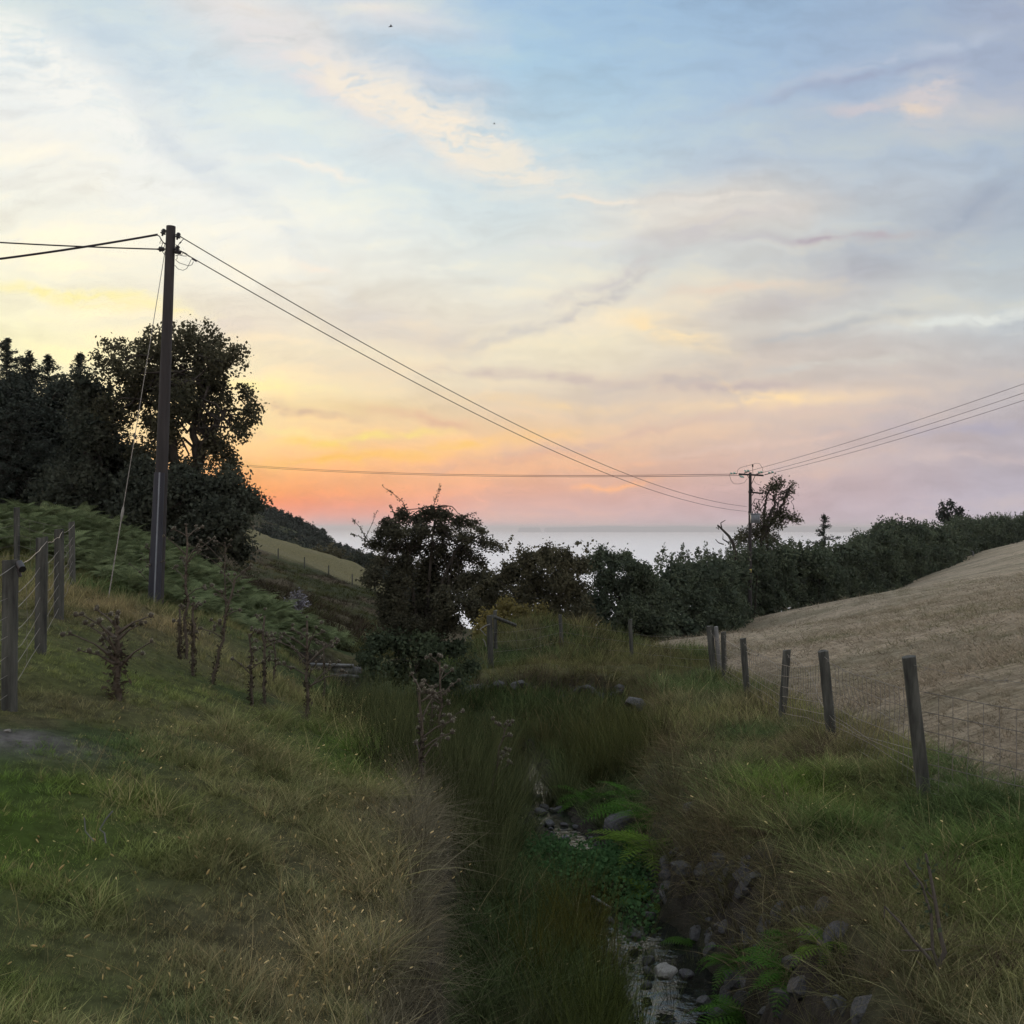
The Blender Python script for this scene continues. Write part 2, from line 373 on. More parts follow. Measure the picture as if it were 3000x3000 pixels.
# ------------------------------------------------------------------ stream water
def stream():
    m, nt, out = mat_new('stream_water'); L = nt.links.new
    b = N(nt, 'ShaderNodeBsdfPrincipled'); b.inputs['Base Color'].default_value = (.012, .014, .012, 1); b.inputs['Roughness'].default_value = .06; b.inputs['IOR'].default_value = 1.33
    b.inputs['Specular IOR Level'].default_value = 1.
    tc = N(nt, 'ShaderNodeTexCoord'); n = N(nt, 'ShaderNodeTexNoise'); n.inputs['Scale'].default_value = 7; n.inputs['Detail'].default_value = 3
    L(tc.outputs['Object'], n.inputs['Vector'])
    bp = N(nt, 'ShaderNodeBump'); bp.inputs['Strength'].default_value = .35; bp.inputs['Distance'].default_value = .03
    L(n.outputs['Fac'], bp.inputs['Height']); L(bp.outputs[0], b.inputs['Normal']); L(b.outputs[0], out.inputs[0])
    ys = np.linspace(2.8, 23.5, 140); ws = np.linspace(-.75, .75, 9)
    Yg, W = np.meshgrid(ys, ws, indexing='ij')
    Xg = SC_line(Yg)+W; Zg = np.interp(Yg, GY, GF)-.095
    v = np.stack([Xg, Yg, Zg], -1).reshape(-1, 3); i = (np.arange(139)[:, None]*9+np.arange(8)[None]).ravel()
    o = mesh_np('stream', v, np.stack([i, i+1, i+10, i+9], -1), m, smooth=True); o['kind'] = 'structure'
stream()

# ------------------------------------------------------------------ instanced ground cover
def make_tuft(seed, nb, hmin, hmax, wid, spread, lean, curve=.5, segs=3, seedhead=0.):
    r = np.random.default_rng(seed); mb = MB()
    for k in range(nb):
        an = r.uniform(0, 2*math.pi); h = r.uniform(hmin, hmax); rr = spread*math.sqrt(r.uniform())
        bx, by = rr*math.cos(an), rr*math.sin(an)
        da = an+r.normal(0, .8); l = lean*r.uniform(.2, 1.2)
        t = np.linspace(0, 1, segs+1)
        out_ = h*(l*t+curve*l*t**2.2); up = h*(t-.35*curve*l*t**2)
        P = np.stack([bx+math.cos(da)*out_, by+math.sin(da)*out_, up], -1)
        wa = r.uniform(0, math.pi); wv = np.array([math.cos(wa), math.sin(wa), 0])
        w = wid*r.uniform(.7, 1.3)*(1-t**1.5)*.5; w[-1] = wid*.06
        v = np.concatenate([P-w[:, None]*wv, P+w[:, None]*wv])
        n = segs+1; f = [[q, q+1, n+q+1, n+q] for q in range(segs)]
        tb = r.uniform(.15, 1)
        mb.add(v, f, np.tile(tb*(.55+.45*t), 2))  # tone falls towards the root: shade among the blades put into the colour
        if seedhead and r.uniform() < seedhead:
            e = P[-1]; d = P[-1]-P[-2]; d /= np.linalg.norm(d); L_ = r.uniform(.018, .030)
            mb.tube([e, e+d*L_*.3, e+d*L_*.75, e+d*L_], [.0015, .0038, .0034, .0008], 4, 1.0, False)
    return mb
def src_coll(name, mbs, mat):
    c = bpy.data.collections.new(name)
    for i, mb in enumerate(mbs):
        o = mb.build(name+'_clump', mat, link=False); c.objects.link(o)
    return c
def instancer(name, P, rot, scl, idx, tint, coll, label, cat, mat):
    n = len(P)
    me = bpy.data.meshes.new(name); me.vertices.add(n)
    me.vertices.foreach_set('co', np.asarray(P, np.float32).ravel())
    a = me.attributes.new('rot', 'FLOAT_VECTOR', 'POINT'); a.data.foreach_set('vector', np.asarray(rot, np.float32).ravel())
    a = me.attributes.new('scl', 'FLOAT_VECTOR', 'POINT'); a.data.foreach_set('vector', np.asarray(scl, np.float32).ravel())
    a = me.attributes.new('idx', 'INT', 'POINT'); a.data.foreach_set('value', np.asarray(idx, np.int32))
    a = me.attributes.new('tint', 'FLOAT_COLOR', 'POINT'); a.data.foreach_set('color', np.c_[tint, np.ones(n)].astype(np.float32).ravel())
    me.materials.append(mat)
    o = bpy.data.objects.new(name, me); COL.objects.link(o)
    tag(o, label, cat, kind='stuff')
    g = bpy.data.node_groups.new(name+'_scatter', 'GeometryNodeTree')
    g.interface.new_socket('Geometry', in_out='INPUT', socket_type='NodeSocketGeometry')
    g.interface.new_socket('Geometry', in_out='OUTPUT', socket_type='NodeSocketGeometry')
    gi = g.nodes.new('NodeGroupInput'); go = g.nodes.new('NodeGroupOutput')
    ip = g.nodes.new('GeometryNodeInstanceOnPoints'); ci = g.nodes.new('GeometryNodeCollectionInfo')
    ci.inputs['Collection'].default_value = coll; ci.inputs['Separate Children'].default_value = True; ci.inputs['Reset Children'].default_value = True
    def na(nm, dt):
        q = g.nodes.new('GeometryNodeInputNamedAttribute'); q.data_type = dt; q.inputs['Name'].default_value = nm; return q.outputs['Attribute']
    er = g.nodes.new('FunctionNodeEulerToRotation')
    L = g.links.new
    L(gi.outputs[0], ip.inputs['Points']); L(ci.outputs[0], ip.inputs['Instance']); ip.inputs['Pick Instance'].default_value = True
    L(na('idx', 'INT'), ip.inputs['Instance Index']); L(na('rot', 'FLOAT_VECTOR'), er.inputs[0]); L(er.outputs[0], ip.inputs['Rotation'])
    L(na('scl', 'FLOAT_VECTOR'), ip.inputs['Scale']); L(ip.outputs[0], go.inputs[0])
    md = o.modifiers.new('scatter', 'NODES'); md.node_group = g
    return o
def sample(n, y0, y1, p=-.6, amax=.60, seed=1):
    r = np.random.default_rng(seed)
    u = r.uniform(size=n); q = p+1
    Y = (y0**q+u*(y1**q-y0**q))**(1/q) if abs(q) > 1e-6 else y0*(y1/y0)**u
    X = r.uniform(-amax, amax, n)*(Y+1.2)
    return X, Y, r
def tilt(X, Y, r, k=.6, jit=.15):
    e = .12
    gx = (height(X+e, Y)-height(X-e, Y))/(2*e); gy = (height(X, Y+e)-height(X, Y-e))/(2*e)
    # tilt towards the slope normal, clamped
    gx = gx*.5; ax = np.clip(-gx, -.6, .6)*k; ay = np.clip(-gy, -1.3, 1.3)*k
    return np.stack([-np.arctan(ay)+r.normal(0, jit, len(X)), np.arctan(ax)+r.normal(0, jit, len(X)), r.uniform(0, 6.28, len(X))], -1), gx, gy

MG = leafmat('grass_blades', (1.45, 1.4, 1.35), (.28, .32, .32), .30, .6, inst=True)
def sc3(s, zs=None):
    return np.stack([s, s, s if zs is None else zs], -1)
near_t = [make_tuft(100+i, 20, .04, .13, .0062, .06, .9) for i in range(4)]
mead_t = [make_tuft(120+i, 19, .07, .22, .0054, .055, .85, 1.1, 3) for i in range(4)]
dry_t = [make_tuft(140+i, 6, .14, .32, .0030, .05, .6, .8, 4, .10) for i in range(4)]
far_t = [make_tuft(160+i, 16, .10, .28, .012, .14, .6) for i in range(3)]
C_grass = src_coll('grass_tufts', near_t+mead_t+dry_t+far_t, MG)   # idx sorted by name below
def pick(coll):   # collection info lists children by name; keep our order
    for i, o in enumerate(list(coll.objects)): pass
for i, o in enumerate(list(C_grass.objects)): o.name = 'tuft_%03d' % i
def scatter_grass(name, label, X, Y, r, dens, hscale, dryness, tintmul=1.):
    keep = r.uniform(size=len(X)) < dens
    X, Y = X[keep], Y[keep]; hs = hscale[keep] if not np.isscalar(hscale) else np.full(len(X), hscale); dr = dryness[keep]
    Z = height(X, Y); rot, gx, gy = tilt(X, Y, r)
    u = r.uniform(size=len(X)); idx = np.where(Y > 15, r.integers(12, 15, len(X)), np.where(hs < .8, r.integers(0, 4, len(X)), r.integers(4, 8, len(X))))
    isd = (u < dr) & (Y < 22); idx = np.where(isd, r.integers(8, 12, len(X)), idx)
    s = hs*r.uniform(.7, 1.35, len(X))*np.where(Y > 15, 1+(Y-15)*.03, 1)
    tint = grass_col(X, Y)*(r.uniform(.55, 1.45, len(X))*(.7+.6*fbm(X*3.1, Y*3.1, 91, 2)))[:, None]
    tint = np.where(isd[:, None], tint*.4+STRAW*.75*r.uniform(.6, 1.2, len(X))[:, None], tint)
    tint = mixc(tint, STRAW*.7, (r.uniform(size=len(X)) < .07)*.6)
    P = np.stack([X, Y, Z-.012], -1); tint = tint*np.interp(Y, [5, 10, 21, 24], [1.5, 1.4, 1.36, 1.0])[:, None]
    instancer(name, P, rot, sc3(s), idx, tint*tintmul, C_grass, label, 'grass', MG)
    return len(X)
# left bank
X, Y, r = sample(62000, 2.2, 30, -.75, .56, seed=11)
mg, l, rr_ = gully(X, Y)
lb = (X < l-.04)*np.where(np.abs(Y) < 16, .45+.75*sstep(.3, .55, fbm(X*4, Y*4, 93, 2)), 1)
pathm = np.exp(-(((X+4.7)/.9)**2))*sstep(8, 11, Y)
slope = sstep(-3.6, -1.8, X)*(1-sstep(18, 24, Y))
shortg = np.exp(-(((X+3.2)/1.3)**2+((Y-5.6)/2)**2))
dirt = np.exp(-(((X+3.35)/.6)**2+((Y-6.95)/.46)**2)*1.6)
hs = (.5+.45*slope+.35*fbm(X*.8, Y*.8, 51, 3)-.25*pathm-.2*shortg)*np.interp(Y, [2, 8, 13], [.45, .66, 1.0])*(.5+.75*sstep(.3, .7, fbm(X*2.6, Y*2.6, 94, 2)))
edge = np.exp(-((X-l)/.3)**2)
scatter_grass('meadow_grass', 'rough grass, part green and part dried brown, on the sloping bank left of the stream', X, Y, r,
              lb*(1-.85*dirt)*(.9-.3*pathm), hs+.15*edge, .015+.11*slope*sstep(.45, .75, fbm(X*1.2, Y*1.2, 53, 2))*2+.16*edge+.10*sstep(9, 13, Y)*slope)
# right bank and the far turf mound
X, Y, r = sample(52000, 3.2, 33, -.7, .58, seed=12)
mg, l, rr_ = gully(X, Y)
rbm = (~((Y > 22.3) & (Y < 24.0) & (X < 3.2)) | (r.uniform(size=len(X)) < .25))*((X > rr_+.04) & (X < fence_x(Y)+.5)) | ((Y > 23.6) & (X > -2) & (X < fence_x(Y)+.4))
edge = np.exp(-((X-rr_)/.35)**2)
scatter_grass('bank_grass', 'tussocky green and brown grass along the foot of the netting fence right of the stream', X, Y, r,
              rbm*.95, (.75+.5*fbm(X*1.1, Y*1.1, 55, 3)+.15*edge)*np.interp(Y, [4, 9, 22, 23, 25, 26], [.7, 1, 1, .45, .45, .9]), .03+.12*edge*(Y < 15))
# gully floor
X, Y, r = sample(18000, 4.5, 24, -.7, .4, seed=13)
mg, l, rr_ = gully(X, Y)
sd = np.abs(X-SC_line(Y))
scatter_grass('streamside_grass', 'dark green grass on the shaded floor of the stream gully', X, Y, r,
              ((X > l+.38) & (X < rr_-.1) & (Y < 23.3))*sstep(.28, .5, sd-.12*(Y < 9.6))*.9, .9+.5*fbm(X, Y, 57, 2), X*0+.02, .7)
# field stubble
X, Y, r = sample(46000, 6, 62, -.75, .56, seed=14)
fm = field_mask(X-.2, Y)
keep = fm; X, Y = X[keep], Y[keep]
Z = height(X, Y); rot, _, _ = tilt(X, Y, r, .8, .3)
cc = np.array([.34, .29, .22])*r.uniform(.6, 1.25, len(X))[:, None]*(1+.07*np.sin((Y*.9-X*.28)*3.4+3*fbm(X*1.2, Y*2.2, 85, 3)))[:, None]
gn = sstep(.5, .75, fbm(X*.6, Y*.8, 59, 3))
cc = mixc(cc, np.array([.14, .16, .07]), gn*.5)
instancer('field_stubble', np.stack([X, Y, Z-.01], -1), rot, sc3(r.uniform(.6, 1.3, len(X))*(1+Y*.012), r.uniform(.08, .22, len(X))*(1+Y*.006)*np.interp(Y, [10, 16], [2.4, 1.])), np.where(Y > 14, r.integers(12, 15, len(X)), r.integers(0, 4, len(X))), cc, C_grass,
          'short straw coloured mown grass covering the hill field behind the right fence', 'stubble', MG)
r = np.random.default_rng(16); Y = r.uniform(32, 118, 9000); X = r.uniform(-.42, .0, 9000)*Y
k_ = (X < -.12*Y); X, Y = X[k_], Y[k_]; Z = height(X, Y); n1 = fbm(X*.16, Y*.16, 71, 5)
tc_ = mixc(np.tile([.060, .070, .030], (len(X), 1)), np.array([.13, .12, .055]), sstep(.45, .7, n1)); tc_ = mixc(tc_, np.array([.06, .05, .038]), sstep(.45, .6, fbm(X*.3, Y*.2, 75, 4)))
instancer('hillside_grass', np.stack([X, Y, Z], -1), np.stack([r.normal(0, .2, len(X)), r.normal(0, .2, len(X)), r.uniform(0, 6.28, len(X))], -1), sc3(r.uniform(1.4, 3.0, len(X)), r.uniform(.7, 2.0, len(X))), r.integers(12, 15, len(X)), tc_*r.uniform(.6, 1.4, (len(X), 1)), C_grass,
          'rough tussocky grass on the far valley slope below the hillside fence', 'grass', MG)
# pale seed-head grasses on the lip of the left bank
seed_t = [make_tuft(180+i, 3, .25, .45, .0022, .05, .45, .6, 5, 1.0) for i in range(4)]
MS = leafmat('seed_head_grass', (1.5, 1.42, 1.2), (.7, .66, .52), .3, .6, inst=True)
C_seed = src_coll('seed_stalks', seed_t, MS)
X, Y, r = sample(2600, 3.0, 20, -.5, .5, seed=15)
mg, l, rr_ = gully(X, Y)
lip = np.exp(-((X-l+.15)/.45)**2)*.6+.14*sstep(-3.3, -1.5, X)*(X < l)+.5*(np.exp(-(((X+2.6)/.9)**2+((Y-14.5)/1.6)**2)))
keep = (X < l+.1) & (r.uniform(size=len(X)) < lip); X, Y = X[keep], Y[keep]; Z = height(X, Y)
instancer('seed_head_grass', np.stack([X, Y, Z], -1), np.stack([r.normal(0, .2, len(X)), r.normal(.12, .25, len(X)), r.uniform(0, 6.28, len(X))], -1),
          sc3(r.uniform(.6, 1.05, len(X))), r.integers(0, 4, len(X)), np.array([.30, .25, .14])*r.uniform(.6, 1.2, len(X))[:, None], C_seed,
          'dry grass stalks with pale seed heads leaning over the lip of the left bank', 'grass', MS)
# rushes
rush_t = [make_tuft(200+i, 60, .5, 1.0, .0062, .12, .42, .35, 3) for i in range(4)]
MR = leafmat('rush_blades', (1.6, 1.5, 1.35), (.30, .32, .28), .15, .5, inst=True)
C_rush = src_coll('rush_clumps', rush_t, MR)
RP = []
rr = random.Random(3)
def rush_area(n, x0, x1, y0, y1, s0=.7, s1=1.1, tint=(1, 1, 1)):
    for _ in range(n):
        x = rr.uniform(x0, x1); y = rr.uniform(y0, y1); RP.append((x, y, rr.uniform(s0, s1), tint))
rush_area(70, -2.6, .1, 14, 19, .8, 1.15)
rush_area(44, -1.5, -.35, 10.5, 14.2, .75, 1.05)
rush_area(32, -.75, .0, 9.5, 12.6, .7, 1.0)
rush_area(60, -.5, 2.3, 16.6, 19.8, .6, .8, (1.1, .95, .9))
rush_area(60, .9, 2.2, 14.8, 17.5, .7, 1.0, (1, .95, .8))
rush_area(60, -2.5, 2.2, 20.5, 22.3, .2, .32)
rush_area(18, .1, .75, 7.2, 9.0, .55, .8, (1.2, 1.0, .6))
rush_area(26, .25, .95, 5.6, 7.2, .5, .8, (1.0, 1.05, .7))
rush_area(16, -.05, .4, 5.2, 6.6, .4, .6)
rush_area(10, 1.1, 1.5, 7.4, 9.5, .3, .5)
rush_area(16, -1.3, -.1, 9.8, 13, 1.1, 1.35)
rush_area(16, .1, .8, 14.0, 15.2, .7, .9)
rush_area(10, -.6, -.1, 8.6, 9.8, .7, .9)
RPa = np.array([(a, b, c) for a, b, c, _ in RP]); rt = np.array([t for *_, t in RP])
instancer('rushes', np.stack([RPa[:, 0], RPa[:, 1], height(RPa[:, 0], RPa[:, 1])-.02], -1), np.stack([RNG.normal(0, .12, len(RPa)), RNG.normal(0, .12, len(RPa)), RNG.uniform(0, 6.28, len(RPa))], -1),
          sc3(RPa[:, 2]), RNG.integers(0, 4, len(RPa)), np.array([.072, .088, .044])*rt*RNG.uniform(.5, 1.5, (len(RPa), 1)), C_rush,
          'tall dark soft rushes filling the wet gully on both sides of the stream', 'rushes', MR)
# hanging dry grass over the right lip
hang_t = [make_tuft(220+i, 40, .12, .32, .0046, .09, 1.1, 1.4, 4) for i in range(4)]
C_hang = src_coll('hanging_grass', hang_t, MG)
yy = RNG.uniform(4.2, 23, 460); yy = yy[(yy > 9) | (RNG.uniform(size=460) < .55)]
_, _, rl = gully(yy*0, yy); xx = rl-.12+RNG.normal(0, .16, len(yy))
rot = np.stack([RNG.normal(0, .25, len(yy)), RNG.normal(-.75, .3, len(yy)), RNG.uniform(-.9, .9, len(yy))], -1)
ht = mixc(np.tile(BROWN*1.1, (len(yy), 1)), OLIVE*.9, RNG.uniform(size=len(yy))); ht = mixc(ht, STRAW*.7, (RNG.uniform(size=len(yy)) < .18)*.8)
x2 = RNG.uniform(-1, 3, 160); y2 = 23.35-.25*np.clip(x2, 0, 3)+RNG.normal(0, .15, 160)
hx, hy = [], []
for (px, py, Y0, sp, n_) in [(2200,2110,16,.35,26),(2350,2240,11.6,.32,40),(2440,2160,12.6,.3,22),(2560,2640,6.3,.28,44),(2250,2500,8.6,.25,26),(2080,2260,12.3,.3,26),(2420,2600,6.9,.2,20),(2150,2380,9.8,.25,20),(2900,2840,4.9,.3,26),(2060,2140,14.5,.3,16)]:
    c_ = at(px, py, Y0); hx += list(RNG.normal(c_[0], sp, n_)); hy += list(RNG.normal(Y0, sp*1.2, n_))
hx = np.array(hx); hy = np.array(hy); nh = len(hx)
x2 = np.concatenate([x2, hx]); y2 = np.concatenate([y2, hy])
ly = RNG.uniform(3.4, 11, 330); _, lx, _ = gully(ly*0, ly); lx = lx+RNG.normal(.05, .05, 330)
x2 = np.concatenate([x2, lx]); y2 = np.concatenate([y2, ly])
XA = np.concatenate([xx, x2]); YA = np.concatenate([yy, y2]); rot = np.vstack([rot, np.stack([RNG.normal(.8, .3, 160), RNG.normal(0, .3, 160), RNG.uniform(0, 6, 160)], -1), np.stack([RNG.normal(.2, .3, nh), RNG.normal(0, .3, nh), RNG.uniform(0, 6, nh)], -1), np.stack([RNG.normal(0, .25, 330), RNG.normal(.7, .3, 330), RNG.uniform(-.9, .9, 330)], -1)])
ht = np.vstack([ht, BROWN*RNG.uniform(.5, 1, (160, 1)), BROWN*np.array([.95, .9, .95])*RNG.uniform(.5, 1.1, (nh, 1)), np.array([.30, .275, .19])*RNG.uniform(.4, 1.0, (330, 1))])
instancer('overhanging_grass', np.stack([XA, YA, height(XA, YA)+.02], -1), rot, sc3(RNG.uniform(.6, 1.15, len(XA))*np.interp(YA, [5, 10], [.62, 1])), RNG.integers(0, 4, len(XA)), ht*RNG.uniform(.6, 1.2, (len(XA), 1)), C_hang,
          'matted brown grass hanging over the eroded stony lip of the right bank', 'grass', MG)

# ------------------------------------------------------------------ leaves, trees
def leaf_arrays(C, n_per, sig, size, r, aspect=.6, flat=0.):
    """C: clump centres (k,3); returns verts, faces, tone"""
    k = len(C); idx = np.repeat(np.arange(k), n_per); n = len(idx)
    s3 = np.asarray(sig) if not np.isscalar(sig) else np.array([sig]*3)
    P = C[idx]+r.normal(0, 1, (n, 3))*s3
    d = r.normal(0, 1, (n, 3)); d[:, 2] *= (1-flat); d /= np.linalg.norm(d, axis=1)[:, None]
    e = r.normal(0, 1, (n, 3)); e -= (e*d).sum(1)[:, None]*d; e /= np.linalg.norm(e, axis=1)[:, None]
    L = size*r.uniform(.6, 1.4, n)[:, None]
    v = np.stack([P-d*L*.5, P-e*L*aspect*.5, P+d*L*.5, P+e*L*aspect*.5], 1).reshape(-1, 3)
    f = (np.arange(n)*4)[:, None]+np.arange(4)
    big = sstep(.3, .7, vnoise(C[:, 0]*(.14/size)+C[:, 1]*.4, C[:, 2]*(.17/size), 7))
    tone = np.repeat(np.clip((r.uniform(0, 1, k)*.35+big*.5)[idx]+r.uniform(0, .3, n), 0, 1), 4)
    return v, f, tone
def blob_clumps(blobs, dens, r, shell=.5):
    """blobs (x,y,z,rx,ry,rz) -> clump centres; dens = clumps per m3^(2/3)-ish"""
    out = []
    for b in blobs:
        c = np.array(b[:3]); R = np.array(b[3:6]); n = max(3, int(dens*(R[0]*R[2]+R[0]*R[1])))
        d = r.normal(0, 1, (n, 3)); d /= np.linalg.norm(d, axis=1)[:, None]
        q = r.uniform(0, 1, n)**(1/3*(1-shell)+.12)
        out.append(c+d*q[:, None]*R)
    return np.vstack(out)
def branch(mb, a, b, r0, r1, rnd, wig=.08, seg=6, sides=5):
    a = np.asarray(a, float); b = np.asarray(b, float); L = np.linalg.norm(b-a)
    t = np.linspace(0, 1, seg+1)[:, None]; P = a+(b-a)*t
    P += np.array([[rnd.gauss(0, wig*L) for _ in range(3)] if 0 < i < seg else [0, 0, 0] for i in range(seg+1)])
    P[:, 2] += (np.sin(t[:, 0]*math.pi)*L*.08)
    mb.tube(P, np.linspace(r0, r1, seg+1), sides, .5, False)
    return P
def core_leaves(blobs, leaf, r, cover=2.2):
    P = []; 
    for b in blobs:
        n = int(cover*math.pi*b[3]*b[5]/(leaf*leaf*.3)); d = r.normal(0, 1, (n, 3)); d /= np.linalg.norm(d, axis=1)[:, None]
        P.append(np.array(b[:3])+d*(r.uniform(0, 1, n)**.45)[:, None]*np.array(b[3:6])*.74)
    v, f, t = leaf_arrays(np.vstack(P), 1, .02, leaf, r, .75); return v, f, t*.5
def broadleaf(name, label, cat, base, blobs, leaf, nper, sig, dens, mat, trunk_r, seed, trunks=None, group=None, flat=0, shell=.5, twigs=30, aspect=.6, extra=None, core=0):
    r = np.random.default_rng(seed); rnd = random.Random(seed)
    root = thing(name, label, cat, base, group)
    C = blob_clumps(blobs, dens, r, shell)
    v, f, t = leaf_arrays(C, nper, sig, leaf, r, aspect, flat)
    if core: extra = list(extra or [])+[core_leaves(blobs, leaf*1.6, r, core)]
    if extra:
        for ev, ef, et in extra: f = np.vstack([f, ef+len(v)]); v = np.vstack([v, ev]); t = np.concatenate([t, et])
    mesh_np('crown', v, f, mat, root, {'tone': t})
    mb = MB(); base = np.asarray(base, float)
    if trunks is None:
        cz = np.mean([b[:3] for b in blobs], axis=0); trunks = [[base, (base*.4+cz*.6), cz]]
    for tr in trunks:
        tr = [np.asarray(q, float) for q in tr]
        n = len(tr); tt = np.linspace(0, n-1, 6*n)
        P = np.stack([np.interp(tt, range(n), [q[k] for q in tr]) for k in range(3)], -1)
        P[1:-1] += r.normal(0, trunk_r*.25, (len(P)-2, 3))
        P[0, 2] -= .3
        mb.tube(P, np.linspace(trunk_r, trunk_r*.35, len(P)), 8, .5, False)
    for b in blobs:
        tr = trunks[rnd.randrange(len(trunks))]
        q = np.asarray(tr[-2 if len(tr) > 1 and rnd.random() < .5 else -1], float); p0 = np.asarray(tr[-2], float); s = rnd.uniform(.1, 1); st = p0+(np.asarray(tr[-1])-p0)*s
        P = branch(mb, st, b[:3], trunk_r*.26, trunk_r*.10, rnd)
        for _ in range(max(2, twigs//max(1, len(blobs))+1)):
            c = C[rnd.randrange(len(C))]
            if np.linalg.norm((c-np.array(b[:3]))/np.array(b[3:6])) < 1.3:
                branch(mb, P[rnd.randrange(2, len(P))], c, trunk_r*.09, trunk_r*.03, rnd, .06, 3, 3)
    mb.build('trunk', M['bark'], root, True)
    return root
def pb(px, py, Y, rp, ry=None, dy=0., flat=1.):   # blob: centre pixel, depth, radius in pixels
    c = at(px, py, Y); R = rp/F*Y
    return (c[0], Y+dy, c[2], R, ry if ry else R, R*flat)

ML = {
 'oak': leafmat('oak_leaves', (.085, .085, .055), (.040, .044, .030), .25),
 'dark': leafmat('dark_foliage', (.070, .080, .060), (.034, .042, .034), .2),
 'conifer': leafmat('conifer_needles', (.062, .075, .062), (.030, .038, .033), .1),
 'haw': leafmat('hawthorn_leaves', (.088, .090, .062), (.040, .042, .032), .25),
 'bush': leafmat('bush_leaves', (.115, .110, .070), (.050, .052, .036), .25),
 'yellow': leafmat('yellow_green_leaves', (.26, .22, .08), (.09, .085, .04), .3),
 'hedge': leafmat('hedge_leaves', (.105, .13, .085), (.045, .060, .046), .25),
 'bramble': leafmat('bramble_leaves', (.080, .105, .062), (.036, .050, .034), .2),
 'farwood': leafmat('far_wood_leaves', (.060, .072, .060), (.03, .038, .034), .15),
 'fern': leafmat('fern_fronds', (.075, .165, .028), (.03, .08, .02), .35),
 'fernb': leafmat('bright_fern_fronds', (.13, .21, .035), (.055, .10, .022), .4),
}
# --- the oak behind the pole
YO = 50.; ro = np.random.default_rng(21)
oak_b = [(430,1010,62),(515,1000,62),(590,1005,62),(370,1075,65),(455,1085,62),(550,1085,62),(640,1075,60),(705,1062,38),(345,1160,55),(430,1175,60),
 (530,1170,60),(625,1165,55),(700,1140,28),(745,1205,32),(690,1225,38),(590,1235,40),(500,1255,42),(715,1275,26),(420,1240,44),(360,1230,34),(650,1300,40),(470,1290,42),(620,1310,40),(560,1190,50),(440,1340,45),(560,1390,50),(480,1130,50),(600,1120,50),(400,1120,50),(340,1210,40),
 (640,1350,42),(690,1385,34),(480,1330,32)]
low_b = [(590,1440,60),(660,1430,55),(725,1455,42),(760,1480,26),(650,1510,70),(560,1510,75),(480,1450,70),(720,1535,45),(600,1590,75),(520,1600,70),(690,1610,40),(400,1400,60),(420,1500,80),(520,1400,40)]
blobs = [pb(x, y, YO, q*1.08, None, ro.uniform(-1.6, 1.6)) for x, y, q in oak_b]
bz = H(*at(560, 1700, YO)[:2])
tb = at(560, 1650, YO); tb[2] = bz
broadleaf('oak_tree', 'tall broadleaf tree with sky showing through its crown behind the near utility pole', 'tree', tb, blobs, .17, 28, .155, 24, ML['oak'], .30, 5,
          trunks=[[tb, at(575, 1400, YO), at(572, 1250, YO), at(600, 1110, YO)], [tb+np.array([-.3, 0, 0]), at(510, 1400, YO), at(500, 1220, YO), at(450, 1090, YO)], [tb, at(575, 1340, YO), at(660, 1200, YO)]], twigs=220, shell=.1)
blobs = [pb(x, y, 46, q, None, ro.uniform(-1.5, 1.5)) for x, y, q in low_b]
b0 = at(600, 1650, 46); b0[2] = H(b0[0], b0[1])
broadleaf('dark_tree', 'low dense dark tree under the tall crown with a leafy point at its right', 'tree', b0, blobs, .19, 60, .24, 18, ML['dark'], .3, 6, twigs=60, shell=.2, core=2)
# dark broadleaf mass left of the oak
blobs = [pb(x, y, 52, q, None, ro.uniform(-2, 2)) for x, y, q in [(300,1180,50),(250,1200,60),(330,1270,60),(250,1300,75),(330,1360,75),(200,1380,75),(280,1440,85),(380,1480,80),(180,1460,70),(230,1160,35),(290,1135,26)]]
b0 = at(280, 1600, 52); b0[2] = H(b0[0], b0[1])
broadleaf('dark_tree', 'rounded dark tree between the spiky conifers and the tall broadleaf crown', 'tree', b0, blobs, .2, 60, .27, 16, ML['dark'], .3, 8, twigs=60, shell=.25, core=2)

